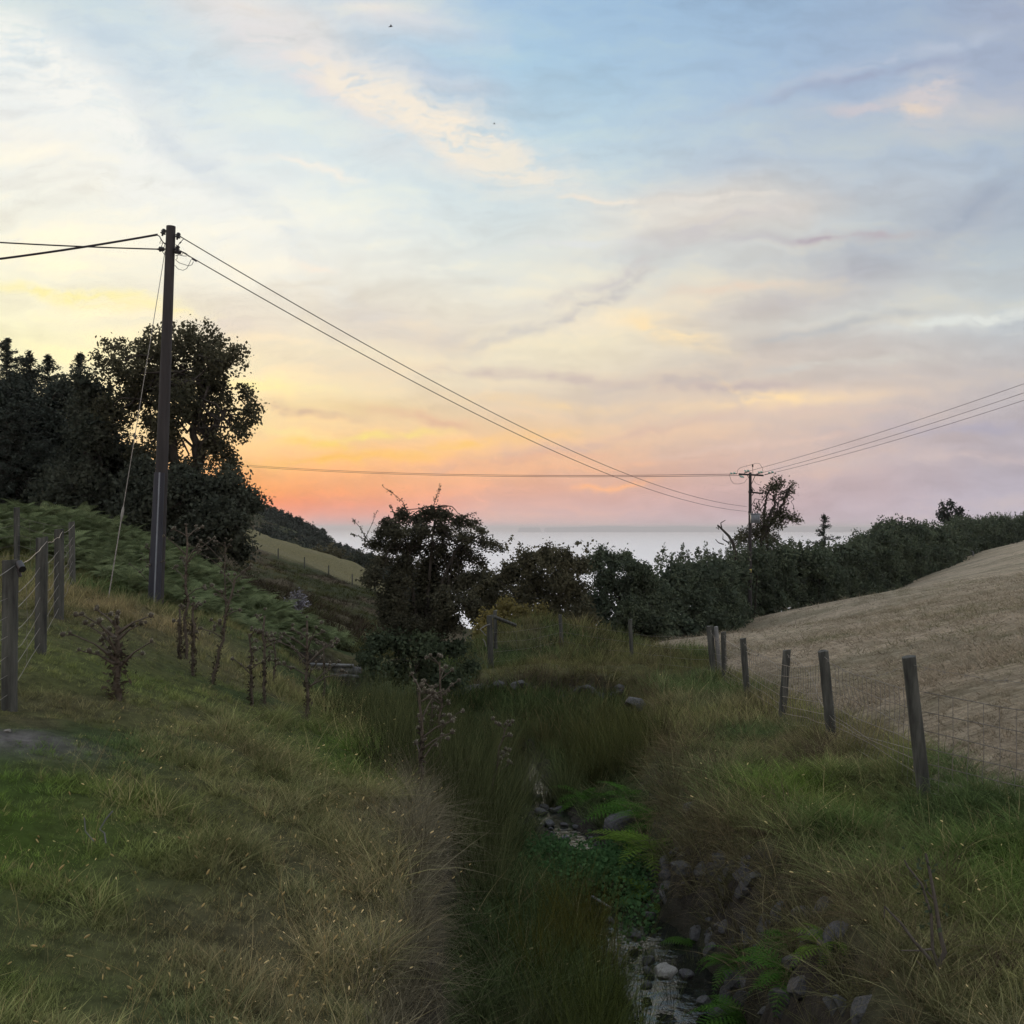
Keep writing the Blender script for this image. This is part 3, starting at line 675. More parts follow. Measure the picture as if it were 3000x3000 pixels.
blobs = [pb(x, y, 57, q, None, ro.uniform(-2, 2)) for x, y, q in [(-40,1190,60),(20,1175,55),(75,1165,48),(125,1160,46),(180,1150,40),(0,1270,75),(80,1260,75),(150,1250,70),(20,1370,80),(110,1370,80),(40,1470,80),(130,1480,70)]]
b0 = at(60, 1600, 57); b0[2] = H(b0[0], b0[1])
broadleaf('dark_tree', 'wide dark tree canopy filling in below the pointed conifer tops at the far left', 'tree', b0, blobs, .2, 50, .3, 12, ML['conifer'], .25, 18, twigs=30, shell=.25, core=2)
def conifer(name, label, base, top, R, seed, leaf=.22, group=None, tiers=26, gap=0.):
    r = np.random.default_rng(seed); rnd = random.Random(seed)
    root = thing(name, label, 'conifer', base, group)
    base = np.asarray(base, float); top = np.asarray(top, float); Hh = top[2]-base[2]
    mb = MB(); mb.tube([base-[0, 0, .3], base*.5+top*.5, top], [.05+Hh*.012, .03+Hh*.006, .01], 6, .5, False)
    C = []; D = []
    for k in range(tiers*11):
        f = r.uniform(0, 1)**1.1; z = base[2]+Hh*(.08+.92*f); rad = R*1.5*(1-f)**.95*r.uniform(.3, 1.15)+.05
        if r.uniform() < gap: continue
        a = r.uniform(0, 6.28); L = rad
        s = base+(top-base)*((z-base[2])/Hh); e = s+np.array([math.cos(a)*L, math.sin(a)*L, L*(-.2+.5*f*f)])
        mid = (s+e)/2+np.array([0, 0, -.07*L])
        mb.tube([s, mid, e], [.03*(1-f)+.012, .02, .006], 3, .5, False)
        m_ = max(3, int(L/.16)); tt = np.linspace(.12, 1.03, m_)[:, None]
        C.append(s+(e-s)*tt+np.array([0, 0, -.07*L])*np.sin(tt*3.14)); D.append(np.repeat([(e-s)/L], m_, 0))
    C = np.vstack(C); D = np.vstack(D)
    n = 9; idx = np.repeat(np.arange(len(C)), n); P = C[idx]+r.normal(0, .07, (len(idx), 3))
    d = D[idx]+r.normal(0, .55, (len(idx), 3)); d /= np.linalg.norm(d, axis=1)[:, None]
    e = r.normal(0, 1, (len(idx), 3)); e -= (e*d).sum(1)[:, None]*d; e /= np.linalg.norm(e, axis=1)[:, None]
    L = leaf*r.uniform(.6, 1.3, len(idx))[:, None]
    v = np.stack([P-d*L*.5, P-e*L*.14, P+d*L*.5, P+e*L*.14], 1).reshape(-1, 3); fc = (np.arange(len(idx))*4)[:, None]+np.arange(4)
    mesh_np('crown', v, fc, ML['conifer'], root, {'tone': np.repeat(r.uniform(0, 1, len(idx)), 4)})
    mb.build('trunk', M['bark'], root, True)
def g3(px, py, Y):
    p = at(px, py, Y); p[2] = H(p[0], p[1]); return p
for k, (px, py, Y, R, lab) in enumerate([(20, 995, 62, 4.6, 'tallest spiky conifer at the far left edge of the dark wood'), (84, 1035, 60, 4.0, 'slim conifer just right of the tallest conifer in the dark wood'),
        (140, 1040, 63, 4.2, 'conifer in the middle of the row with a thin feathery top'), (234, 1040, 58, 3.9, 'conifer with a free standing pointed top nearest the broadleaf tree'),
        (-60, 1080, 58, 4.4, 'conifer cut off by the left border of the wood'), (50, 1180, 54, 3.6, 'shorter dark conifer standing in front of the conifer row'), (190, 1130, 66, 4.6, 'lower conifer in the gap between two pointed tops')]):
    conifer('conifer_tree', lab, g3(px, 1600, Y), at(px, py, Y), R, 60+k, .22, 'conifers at the left edge of the wood', 34)
# --- hawthorn
YH = 22.
haw = [(1186,1512,22),(1149,1538,22),(1262,1502,24),(1300,1512,22),(1230,1520,24),(1340,1528,20),(1380,1536,18),(1408,1556,14),(1115,1560,24),(1175,1560,30),(1235,1560,30),(1300,1562,28),(1360,1575,24),
 (1090,1598,22),(1140,1600,28),(1210,1605,32),(1280,1610,30),(1350,1612,24),(1415,1590,16),(1440,1596,14),(1468,1608,12),(1120,1640,26),(1190,1650,34),(1260,1655,36),(1330,1650,32),(1385,1635,20),(1410,1650,14)]
haw2 = [(1100,1690,34),(1170,1700,44),(1250,1705,50),(1330,1700,40),(1150,1760,50),(1230,1770,56),(1310,1760,48),(1350,1720,36),(1385,1690,30),(1375,1760,34),(1180,1830,54),(1260,1840,58),(1320,1830,40),(1130,1800,30)]
blobs = [pb(x, y, YH, q*1.22, None, ro.uniform(-.5, .5), .66) for x, y, q in haw]+[pb(x, y, YH, q, None, ro.uniform(-.5, .5), .9) for x, y, q in haw2]
hb = g3(1235, 2040, YH)
def sprig(path, Y, r, rad=.028, n=46, leaf=.05):
    pts = np.array([at(x, y, Y) for x, y in path]); tt = r.uniform(0, len(pts)-1, n)
    C = np.stack([np.interp(tt, range(len(pts)), pts[:, k]) for k in range(3)], -1)
    return leaf_arrays(C, 1, rad, leaf, r, .65)
rs = np.random.default_rng(33)
spr = [[(1195,1505),(1180,1470),(1150,1445),(1121,1426)],[(1268,1492),(1275,1465),(1284,1440),(1289,1418)],[(1085,1590),(1071,1575),(1090,1535),(1105,1495)],[(1071,1575),(1055,1545),(1030,1517)],[(1080,1590),(1055,1572),(1030,1564)],[(1355,1520),(1372,1508),(1396,1502)],[(1160,1520),(1150,1495),(1140,1480)]]
ex = [sprig(p, YH, rs, .02 if len(p) < 4 else .028, 46 if len(p) > 2 else 20, .045) for p in spr]
tt_ = hb.copy()
o = broadleaf('hawthorn_tree', 'domed hawthorn tree with loose leafy shoots sticking up above the sea horizon', 'tree', hb, blobs, .058, 28, .055, 330, ML['haw'], .05, 9,
          trunks=[[hb, at(1225, 1850, YH), at(1200, 1650, YH), at(1180, 1560, YH)], [hb+np.array([.1, .1, 0]), at(1260, 1800, YH), at(1330, 1620, YH), at(1400, 1570, YH)], [hb, at(1250, 1800, YH), at(1265, 1580, YH), at(1285, 1480, YH)]],
          twigs=200, flat=.35, shell=.2, extra=ex, core=.7)
mb = MB()
for p in spr:
    mb = MB(); mb.tube([at(x, y, YH) for x, y in p], np.linspace(.010, .003, len(p)), 4, .5, False); mb.build('shoot', M['bark'], o)
pass
# bramble skirt at its foot
blobs = [pb(x, y, 21.2, q, None, ro.uniform(-.5, .6), .8) for x, y, q in [(1110,1880,50),(1180,1890,55),(1260,1900,60),(1330,1905,50),(1100,1950,50),(1170,1970,60),(1250,1980,60),(1320,1985,50),(1380,1960,36),(1060,1930,30)]]
broadleaf('bramble_bush', 'dark green bramble thicket round the foot of the hawthorn', 'shrub', g3(1230, 2040, 21.0), blobs, .07, 30, .08, 70, ML['bramble'], .03, 10, twigs=40, shell=.4, core=2.5)
# centre bushes
YB = 38.
blobs = [pb(x, y, YB, q, None, ro.uniform(-1, 1)) for x, y, q in [(1600,1635,46),(1550,1645,42),(1650,1640,40),(1500,1680,44),(1460,1715,40),(1570,1710,60),(1640,1700,55),(1700,1660,34),(1520,1760,60),(1620,1780,65),(1440,1760,44),(1690,1740,50),(1425,1690,34),(1405,1740,44),(1395,1800,50),(1450,1830,50),(1540,1840,55),(1650,1850,55),(1700,1800,50)]]
ex = [sprig(p, YB, rs, .06, 26, .14) for p in [[(1500,1640),(1485,1600),(1503,1574)],[(1518,1630),(1524,1595)],[(1660,1605),(1690,1592),(1700,1592)],[(1710,1620),(1722,1600),(1735,1584)]]]
broadleaf('round_bush', 'broad domed bush with brownish leaves between the hawthorn and the sea', 'shrub', g3(1570, 1850, YB), blobs, .10, 34, .12, 48, ML['bush'], .08, 12, twigs=80, extra=ex, shell=.3, core=2.5)
blobs = [pb(x, y, 42, q, None, ro.uniform(-1, 1)) for x, y, q in [(1765,1625,26),(1740,1650,34),(1800,1645,34),(1840,1635,26),(1850,1665,36),(1885,1670,26),(1780,1700,55),(1850,1720,50),(1900,1710,30),(1750,1770,60),(1840,1790,60),(1900,1770,45),(1720,1810,55),(1770,1840,55),(1850,1850,55),(1910,1830,45),(1700,1860,50)]]
broadleaf('round_bush', 'dark green bush with a small notch in its top right of the domed bush', 'shrub', g3(1800, 1850, 42), blobs, .11, 34, .13, 40, ML['hedge'], .08, 13, twigs=60, shell=.3, core=2.5)
blobs = [pb(x, y, 33, q, None, ro.uniform(-.6, .6)) for x, y, q in [(1480,1785,34),(1530,1790,34),(1580,1800,30),(1440,1810,34),(1500,1830,40),(1560,1835,34),(1610,1840,24),(1410,1850,36),(1400,1900,34),(1370,1960,32),(1420,1940,30)]]
broadleaf('yellow_shrub', 'yellowing leafy shrub behind the paired gate posts of the turf mound', 'shrub', g3(1500, 1880, 33), blobs, .09, 26, .10, 50, ML['yellow'], .04, 14, twigs=60, shell=.3, core=2)
# --- hedge behind the field
def field_edge_Y(px):
    a = (px-1500)/F; X = np.linspace(3, 120, 4000); Yl = np.interp(X, SKY_X, SKY_Y); k = np.argmin(np.abs(X/Yl-a)); return Yl[k]
HT = [(1860,1700),(1900,1690),(1930,1650),(2000,1628),(2060,1622),(2100,1632),(2160,1615),(2250,1600),(2330,1590),(2400,1598),(2460,1586),(2520,1570),(2570,1540),(2620,1522),(2640,1512),(2700,1530),(2760,1530),(2850,1512),(2900,1506),(3000,1500),(3150,1490)]
def hedge(name, label, p0, p1, leaf, seed, dens=7., step=22):
    r = np.random.default_rng(seed); bl = []
    for px in np.arange(p0, p1, step):
        Y = field_edge_Y(px)+2.2
        top = np.interp(px, [h[0] for h in HT], [h[1] for h in HT])+r.uniform(0, 14)+16*vnoise(px*.021, 0., 3)*62/Y
        b = at(px, top, Y); zb = min(H(b[0], Y)+.0, -5.2+0*b[2]) if px < 2500 else H(b[0], Y)
        R = np.interp(Y, [40, 150], [1.0, 2.0]); z = b[2]-R*.6
        while z > zb-.5:
            bl.append((b[0]+r.uniform(-.4, .4), Y+r.uniform(-.3, 2.0), z, R*r.uniform(.8, 1.15), R, R*.8)); z -= R*1.05
    bl = np.array(bl); Ym = (p0+p1)/2
    rt = g3(Ym, 1800, field_edge_Y(Ym)+2.2)
    root = thing(name, label, 'hedge', rt)
    C = blob_clumps(bl, dens, r, .5)
    v, f, t = leaf_arrays(C, 26, leaf*1.05, leaf, r, .6)
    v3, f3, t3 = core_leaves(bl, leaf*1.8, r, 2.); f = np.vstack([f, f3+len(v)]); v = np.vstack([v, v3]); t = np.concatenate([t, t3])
    # thin upright shoots along the top
    tops = []
    for px in np.arange(p0, p1, 9):
        if r.uniform() < (.9 if px < 2350 else .35):
            Y = field_edge_Y(px)+2.2; top = np.interp(px, [h[0] for h in HT], [h[1] for h in HT]); h = r.uniform(4, 26)*(1.25 if 1900 < px < 2330 else .5)*62/Y
            tt = np.linspace(0, 1, 14); tops.append(np.stack([(px+tt*r.normal(0, 6)-1500)/F*Y, np.full(14, Y), -((top+12-tt*(h+12))-HY)/F*Y], -1))
    if tops:
        v2, f2, t2 = leaf_arrays(np.vstack(tops), 3, .05, .14, r, .5); f = np.vstack([f, f2+len(v)]); v = np.vstack([v, v2]); t = np.concatenate([t, t2])
    mesh_np('foliage', v, f, ML['hedge'], root, {'tone': t})
    for k in range(0, len(bl), 5):
        mb = MB(); b = bl[k]; mb.tube([(b[0], b[1], H(b[0], b[1])-.2), (b[0]+.2, b[1], b[2]-.4), (b[0], b[1]+.1, b[2]+.3)], [.07, .05, .02], 4, .5, False); mb.build('stem', M['bark'], root)
hedge('scrub_hedge', 'scrubby hedge with thin upright shoots at the low left end of the field', 1865, 2130, .15, 41, 9)
hedge('hedgerow', 'thick dark hedge behind the field between the far pole and the rail fence', 2130, 2740, .2, 42, 8)
hedge('hedgerow', 'hedge running up the hill to the right border above the pale field', 2740, 3150, .26, 43, 7)
# tree behind the far pole
YT = 68.
tr_b = [(2271,1417,17),(2255,1432,15),(2288,1430,10),(2317,1424,8),(2323,1436,6),(2308,1446,9),(2296,1457,7),(2238,1440,7),(2276,1508,20),(2300,1514,17),(2322,1516,15),(2336,1526,8),(2216,1488,10),(2240,1524,20),(2262,1538,18),(2290,1530,12),(2216,1547,18),(2240,1570,28),(2190,1575,26),(2160,1586,20),(2262,1580,20),(2225,1600,30),(2290,1500,10)]
blobs = [pb(x, y, YT, q, None, ro.uniform(-.5, .5)) for x, y, q in tr_b]
tb = g3(2232, 1700, YT)
broadleaf('ivy_clad_tree', 'gnarled tree with a two part crown leaning right behind the transformer pole', 'tree', tb, blobs, .14, 26, .15, 40, ML['oak'], .13, 15,
          trunks=[[tb, at(2232, 1600, YT), at(2240, 1490, YT), at(2246, 1450, YT), at(2268, 1420, YT)], [at(2238, 1560, YT), at(2258, 1500, YT), at(2268, 1480, YT), at(2266, 1450, YT)], [at(2240, 1560, YT), at(2285, 1500, YT), at(2300, 1455, YT), at(2318, 1425, YT)]], twigs=120, shell=.3)
def dead_tree():
    root = thing('dead_tree', 'bare dead branch rising from the scrub left of the transformer pole', 'tree', g3(2150, 1700, 60))
    mb = MB(); Y = 60
    for P, r in [([(2160,1650),(2148,1590),(2135,1570),(2113,1548),(2102,1538),(2103,1541)], .12), ([(2115,1550),(2113,1540),(2112,1532),(2125,1524)], .05), ([(2135,1590),(2118,1580),(2118,1560)], .05), ([(2120,1595),(2105,1590),(2096,1580)], .04), ([(2102,1538),(2106,1552),(2098,1545)], .03)]:
        p = np.array([at(x, y, Y) for x, y in P]); mb.tube(p, np.linspace(r, .02, len(p)), 5, .5, False)
    mb.build('branch', M['bark'], root)
dead_tree()
conifer('conifer_tree', 'small lone conifer rising from the hedge right of the far pole', g3(2414, 1650, 78), at(2414, 1512, 78), 2.3, 71, .24, None, 14, .35)
Yp = 133.
blobs = [pb(x, y, Yp, q, None, ro.uniform(-.5, .5)) for x, y, q in [(2763,1482,9),(2758,1500,11),(2768,1512,12),(2787,1476,7),(2790,1490,10),(2800,1503,10),(2820,1500,8),(2812,1512,9),(2780,1520,14),(2748,1518,9)]]
broadleaf('pine_tree', 'scraggy pine with two heads standing above the hedge on the hill', 'tree', g3(2780, 1600, Yp), blobs, .35, 22, .25, 12, ML['conifer'], .18, 16, twigs=40, shell=.3)

# rail fence at the hedge
def rails():
    Y = 119.; root = thing('rail_fence', 'short wooden rail fence where the hedge meets the top of the field', 'fence', at(2815, 1640, Y))
    for a, b, z0 in (((2790,1623), (2830,1608), 0), ((2830,1608), (2852,1618), 0), ((2796,1640), (2832,1628), 0)):
        mb = MB(); mb.tube([at(*a, Y), at(*b, Y)], .07, 4); mb.build('rail', M['wood_pale'], root)
    for x, t, b in ((2796, 1619, 1646), (2829, 1606, 1642), (2851, 1616, 1634)):
        mb = MB(); mb.tube([at(x, b+6, Y), at(x, t, Y)], .10, 4); mb.build('post', M['wood_pale'], root)
rails()

# ------------------------------------------------------------------ far wooded hill
def farwood():
    r = np.random.default_rng(51); bl = []
    top = [(640,1440),(700,1470),(745,1480),(790,1483),(815,1500),(860,1520),(900,1535),(935,1558),(970,1585),(1010,1600),(1040,1612),(1075,1628),(1130,1650),(1200,1670),(1300,1690)]
    for px in np.arange(600, 1310, 9):
        t = np.interp(px, [a[0] for a in top], [a[1] for a in top])
        for k in range(7):
            Y = 330-k*14+r.uniform(-5, 5); rp = r.uniform(11, 21)
            bl.append(pb(px+r.uniform(-5, 5), t+rp*.6+k*15+r.uniform(-4, 6), Y, rp, None, 0, .9))
    C = blob_clumps(bl, 3.2, r, .6)
    v, f, t = leaf_arrays(C, 14, .35, .75, r, .7)
    o = mesh_np('wooded_hillside', v, f, ML['farwood'], None, {'tone': t}); tag(o, 'far wood of rounded tree crowns running down the headland to the sea', 'wood', kind='stuff')
farwood()
def shrubs():
    r = np.random.default_rng(52)
    L = [([(835,1600,14),(860,1598,14),(885,1604,14),(905,1610,12)], 150, 'dark', 'dark thorn clump at the top corner of the pale strip on the far slope'),
         ([(930,1625,20),(960,1620,22),(990,1630,22),(1020,1645,20),(950,1645,20)], 142, 'bush', 'yellowish green bush on the far slope above the hillside fence'),
         ([(1050,1640,22),(1080,1650,26),(1110,1660,26),(1060,1670,22),(1100,1690,26)], 138, 'dark', 'dark bush on the far slope beside the hawthorn crown')]
    for k, (b, Y, m, lab) in enumerate(L):
        blobs = [pb(x, y, Y, q, None, r.uniform(-1, 1), .8) for x, y, q in b]
        broadleaf('hillside_bush', lab, 'shrub', g3(b[0][0], b[0][1], Y), blobs, .4, 26, .35, 5, ML[m], .1, 90+k, twigs=10)
    # silvery dead bush on the near slope
    root = thing('dead_gorse', 'silvery grey dead bush lying on the grassy slope beyond the tall thistles', 'shrub', g3(872, 1790, 40))
    c = at(872, 1762, 40); mb = MB(); rnd = random.Random(4)
    for k in range(90):
        d = np.array([rnd.gauss(0, 1), rnd.gauss(0, 1), abs(rnd.gauss(0, .8))]); d /= np.linalg.norm(d)
        mb.tube([c+[0, 0, -.25], c+d*.2, c+d*rnd.uniform(.25, .48)], [.03, .02, .006], 3, .5, False)
    v, f, t = leaf_arrays(c+r.normal(0, .17, (60, 3)), 9, .07, .10, r)
    mb.build('branches', M['white_rock'], root)
    mesh_np('dry_leaves', v, f, leafmat('silver_leaves', (.30, .31, .36), (.10, .09, .11), .1), root, {'tone': t})
shrubs()

# ------------------------------------------------------------------ bracken and ferns
def frond_mb(L, r, width=.3, droop=.7, tone=.5, up=.9):
    """one fern frond along +X rising then arching"""
    mb = MB(); n = 16; t = np.linspace(0, 1, n)
    el = up-(droop+.3)*t*1.4; dx = np.cos(el); dz = np.sin(el)
    P = np.stack([np.cumsum(dx)*L/n, np.zeros(n), np.cumsum(dz)*L/n], -1)
    mb.tube(P, np.linspace(.006, .0015, n)*L*1.2, 3, .8, False)
    for i in range(2, n):
        w = width*L*math.sin(math.pi*min(1, (1-t[i])*.86+.1))**.8*(.35+.65*(1-t[i]) if t[i] > .3 else .9)
        for s in (-1, 1):
            m = 6; q = np.linspace(0, 1, m+1)
            d = P[i]-P[i-1]; d = d/np.linalg.norm(d)
            ax = np.array([0, s*1., 0])*.9+d*.45+np.array([0, 0, -.12]); ax /= np.linalg.norm(ax)
            for k in range(1, m+1):
                c = P[i]+ax*w*q[k]; ll = w*.24*(1-q[k]*.7)+.004
                v = [c-ax*w*.10, c+d*ll, c+ax*w*.08, c-d*ll*.9]
                mb.add(v, [[0, 1, 2, 3]], r.uniform(.2, 1))
    return mb
rf = np.random.default_rng(5)
def fern_mesh(seed, nf, L, matname, width=.3):
    return
def merged_fern(seed, nf, L):
    r = np.random.default_rng(seed); out = MB()
    for k in range(nf):
        fm_ = frond_mb(L*r.uniform(.7, 1.1), r, .3, r.uniform(.5, 1), up=r.uniform(.7, 1.2)); a = k*6.283/nf+r.uniform(-.4, .4)
        v = np.vstack(fm_.v); R = np.array([[math.cos(a), -math.sin(a), 0], [math.sin(a), math.cos(a), 0], [0, 0, 1]]); v = v @ R.T
        off = 0
        for vv, tn in zip(fm_.v, fm_.a): pass
        n0 = out.n; out.v.append(v); out.n += len(v); out.a.append(np.concatenate(fm_.a))
        for kk, fs in fm_.f.items():
            if fs: out.f[kk].append(np.concatenate(fs)+n0)
    return out
MBR = leafmat('bracken_fronds', (1.2, 1.2, 1.2), (.5, .55, .6), .3, .6, inst=True)
C_br = src_coll('bracken_plants', [merged_fern(300+i, 5, .75) for i in range(3)], MBR)
r = np.random.default_rng(55)
bx = r.uniform(-18, -4.5, 8500); by = r.uniform(20.5, 35, 8500)
line = np.interp(bx, [-17, -9.5, -8, -7, -6, -4.5], [24, 22.6, 21.3, 20.9, 21.6, 25]); keep = (by > line) & (by < 34) & ((bx < -5.5-(30-by)*.0))
bx, by = bx[keep], by[keep]
instancer('bracken', np.stack([bx, by, height(bx, by)+r.uniform(-.05, .3, len(bx))], -1), np.stack([r.normal(0, .2, len(bx)), r.normal(0, .2, len(bx)), r.uniform(0, 6.28, len(bx))], -1),
          sc3(r.uniform(.6, 1.05, len(bx))), r.integers(0, 3, len(bx)), mixc(np.tile([.115, .15, .070], (len(bx), 1)), np.array([.17, .20, .10]), fbm(bx*.5, by*.5, 5, 3))*r.uniform(.6, 1.3, (len(bx), 1)), C_br,
          'bracken covering the mound behind the near utility pole', 'bracken', MBR)
# individual ferns on the foot of the right bank
frondA = [frond_mb(1., rf, .26, .75, up=u) for u in (.8, 1.05, .6)]
FM = [m_.build('frond', ML['fern'], link=False).data for m_ in frondA]
FMB = [m_.build('frond', ML['fernb'], link=False).data for m_ in frondA]
ferns = [(1.05,14.2,.55,FM,'pale green fern growing highest up the right bank next to the rushes'),(1.55,12.6,.7,FM,'grey green fern on the right bank below the two lone tussocks'),(1.42,11.3,.62,FMB,'bright yellow green fern above the bend of the stream'),
         (1.5,10.5,.6,FMB,'bright fern drooping towards the leaning dark rock'),(1.68,12.0,.5,FM,'small dark fern tucked under the grassy lip above the bright ferns'),(1.32,9.7,.42,FMB,'low yellowish fern beside the shallow glinting pool'),
         (1.55,8.6,.38,FM,'single small fern hanging over the cress bed'),(1.72,7.6,.5,FM,'big deep green fern below the stone face, upper plant of the lower group'),(1.62,7.0,.55,FM,'deep green fern spreading over the water in the lower group'),
         (1.72,6.3,.48,FM,'deep green fern right of the white stone at the water edge'),(1.80,5.75,.36,FMB,'small vivid fern nearest the bottom border under the stone face'),(1.62,13.6,.55,FM,'shaded fern under the pale tall rushes at the back of the gully'),(1.9,6.7,.4,FM,'small fern rooted in the dark stones of the eroded wall')]
for k, (x, y, L, fmesh, lab) in enumerate(ferns):
    z = H(x, y); root = thing('fern', lab, 'fern', (x, y, z-.02), 'ferns along the foot of the right bank')
    rnd = random.Random(k)
    L *= 1.12 if y > 9 else .85
    for j in range(12):
        o = bpy.data.objects.new('frond', fmesh[rnd.randrange(3)]); COL.objects.link(o); o.parent = root
        a = rnd.uniform(0, 6.28) if j > 5 else rnd.uniform(2.0, 5.2)
        o.rotation_euler = (rnd.gauss(0, .15), rnd.gauss(.05, .15), a); s = L*rnd.uniform(.75, 1.2); o.scale = (s, s, s)
# cress bed
def cress():
    r = np.random.default_rng(77)
    cx = np.concatenate([r.normal(1.0, .28, 900), r.normal(.35, .25, 260), r.normal(1.0, .12, 60)]); cy = np.concatenate([r.normal(10.4, .40, 900), r.normal(10.9, .5, 260), r.normal(8.8, .3, 60)])
    C = np.stack([cx, cy, np.interp(cy, GY, GF)+r.uniform(.0, .20, len(cx))], -1)
    v, f, t = leaf_arrays(C, 7, .03, .035, r, .9, .3)
    o = mesh_np('water_cress', v, f, leafmat('cress_leaves', (.065, .13, .05), (.025, .06, .025), .3), None, {'tone': t}); tag(o, 'leafy green water plants growing across the shallow stream', 'water plants', kind='stuff')
cress()

# ------------------------------------------------------------------ rocks
def rock_mesh(seed, mat, flat=.6, ang=.35):
    bm = bmesh.new(); bmesh.ops.create_icosphere(bm, subdivisions=3, radius=1); r = np.random.default_rng(seed)
    co = np.array([v.co[:] for v in bm.verts]); pl = r.normal(0, 1, (9, 3)); pl /= np.linalg.norm(pl, axis=1)[:, None]
    for p in pl:      # cut flat facets
        d = co @ p; lim = r.uniform(.55, .85); k = d > lim; co[k] -= np.outer(d[k]-lim, p)
    co += (fbm(co[:, 0]*3+seed, co[:, 1]*3+co[:, 2]*2, seed, 3)-.5)[:, None]*.12
    co *= [1, .75, flat]
    for v, c in zip(bm.verts, co): v.co = c
    me = bpy.data.meshes.new('rock'); bm.to_mesh(me); bm.free(); me.materials.append(mat); return me
RM = [rock_mesh(i, M['rock']) for i in range(5)]; SM = [rock_mesh(i+20, M['slab'], .5) for i in range(4)]; WM = rock_mesh(40, M['white_rock'])
def rock(me, x, y, s, label, z=None, rot=None, name='stone', group=None, sc=None):
    o = bpy.data.objects.new(name, me); COL.objects.link(o)
    o.location = (x, y, (H(x, y) if z is None else z)+s*.15); o.scale = sc or (s, s, s); o.rotation_euler = rot or (random.uniform(-.3, .3), random.uniform(-.3, .3), random.uniform(0, 6))
    return tag(o, label, 'stone', group)
random.seed(12)
for k in range(34):
    y = random.uniform(11.3, 15.2); x = float(SC_line(y))+random.gauss(0, .26); zf = float(np.interp(y, GY, GF))
    rock(RM[k % 5], x, y, random.uniform(.03, .10), 'small dark wet stone lying in the bend of the stream', zf-.085, group='wet stones in the stream bend', name='stream_stone')
for k in range(16):
    y = random.uniform(6.2, 9.6); x = float(SC_line(y))+random.gauss(0, .3); zf = float(np.interp(y, GY, GF))
    rock(RM[k % 5], x, y, random.uniform(.04, .09), 'small dark stone in the near water below the cress', zf-.04, group='wet stones in the near water', name='stream_stone')
rock(RM[1], 1.25, 12.3, .27, 'large dark leaning rock with a sloping top beside the stream pool', -3.62, (.2, -.5, .4), 'boulder')
rock(WM, 1.13, 7.55, .11, 'small white stone at the water edge near the bottom of the gully', -3.30, name='white_stone')
rock(SM[0], 2.35, 19.6, .30, 'grey slab sticking out of the eroded bank below the turned fence corner', -3.42, (.5, .3, .6), 'slab')
rock(WM, 2.55, 18.2, .13, 'small pale stone on the lip of the right bank', H(2.55, 18.2), name='pale_stone')
rock(SM[1], .0-.9, 23.1, .30, 'grey rounded stone at the left end of the eroded cross bank', -3.75, name='slab')
for k in range(34):
    x = random.uniform(-.8, 3.0); y = 23.15-.25*x+random.uniform(-.15, .2)
    rock(SM[k % 4], x, y, random.uniform(.10, .22), 'weathered grey stone set in the dark eroded face across the gully', -3.55-random.uniform(0, .35), name='bank_stone', group='stones in the eroded cross bank')
for k in range(110):
    y = random.uniform(4.9, 10.5); g = gully(np.array([0.]), np.array([y])); rl = float(g[2][0]); u = random.uniform(.05, .6)
    x = rl-.04-u*1.1; z = H(x, y)
    rock((SM+RM[:2])[k % 6], x+.02, y, random.uniform(.05, .15), 'dark angular stone in the crumbling wall under the right bank', z-.02, (random.uniform(-.4, .4), random.uniform(.2, 1.0), random.uniform(0, 6)), 'wall_stone', group='stones of the crumbling wall')
for k, (x, y, s) in enumerate([(-3.62, 7.05, .045), (-3.5, 7.1, .03)]):
    rock(WM, x, y, s, ['larger pale pebble on the bare patch by the left fence', 'smaller pale pebble on the bare patch by the left fence'][k], name='pebble')

# ------------------------------------------------------------------ fences
def post_mb(b, top, w, seed, sides=10, flat=False):
    r = np.random.default_rng(seed); mb = MB(); b = np.asarray(b, float); top = np.asarray(top, float)
    n = 9; t = np.linspace(0, 1, n)[:, None]; P = b+(top-b)*t; an = np.arange(sides)*2*math.pi/sides+.3
    prof = 1/np.maximum(np.abs(np.cos(an)), np.abs(np.sin(an)))**.45
    rr_ = w/2*prof*(1+r.normal(0, .035, sides))
    ring = P[:, None]+np.stack([np.cos(an)*rr_, np.sin(an)*rr_, 0*an], -1)[None]*(1+r.normal(0, .015, (n, sides))[..., None])
    ring[-1, :, 2] += r.normal(0, w*.04, sides)+np.cos(an)*w*.08
    i = np.arange(n-1)[:, None]*sides; j = np.arange(sides)[None]; k = (j+1) % sides
    mb.add(ring.reshape(-1, 3), np.stack([i+j, i+k, i+sides+k, i+sides+j], -1).reshape(-1, 4))
    mb.add(np.vstack([ring[-1], ring[-1].mean(0)]), [[q, (q+1) % sides, sides] for q in range(sides)])
    return mb
def sagline(a, b, sag, n=12, r=None, wob=0.):
    a = np.asarray(a, float); b = np.asarray(b, float); t = np.linspace(0, 1, n)
    P = a+(b-a)*t[:, None]; P[:, 2] -= 4*sag*t*(1-t)
    if wob and r is not None:
        w = r.normal(0, wob, (n, 3)); w[0] = w[-1] = 0; P += w
    return P
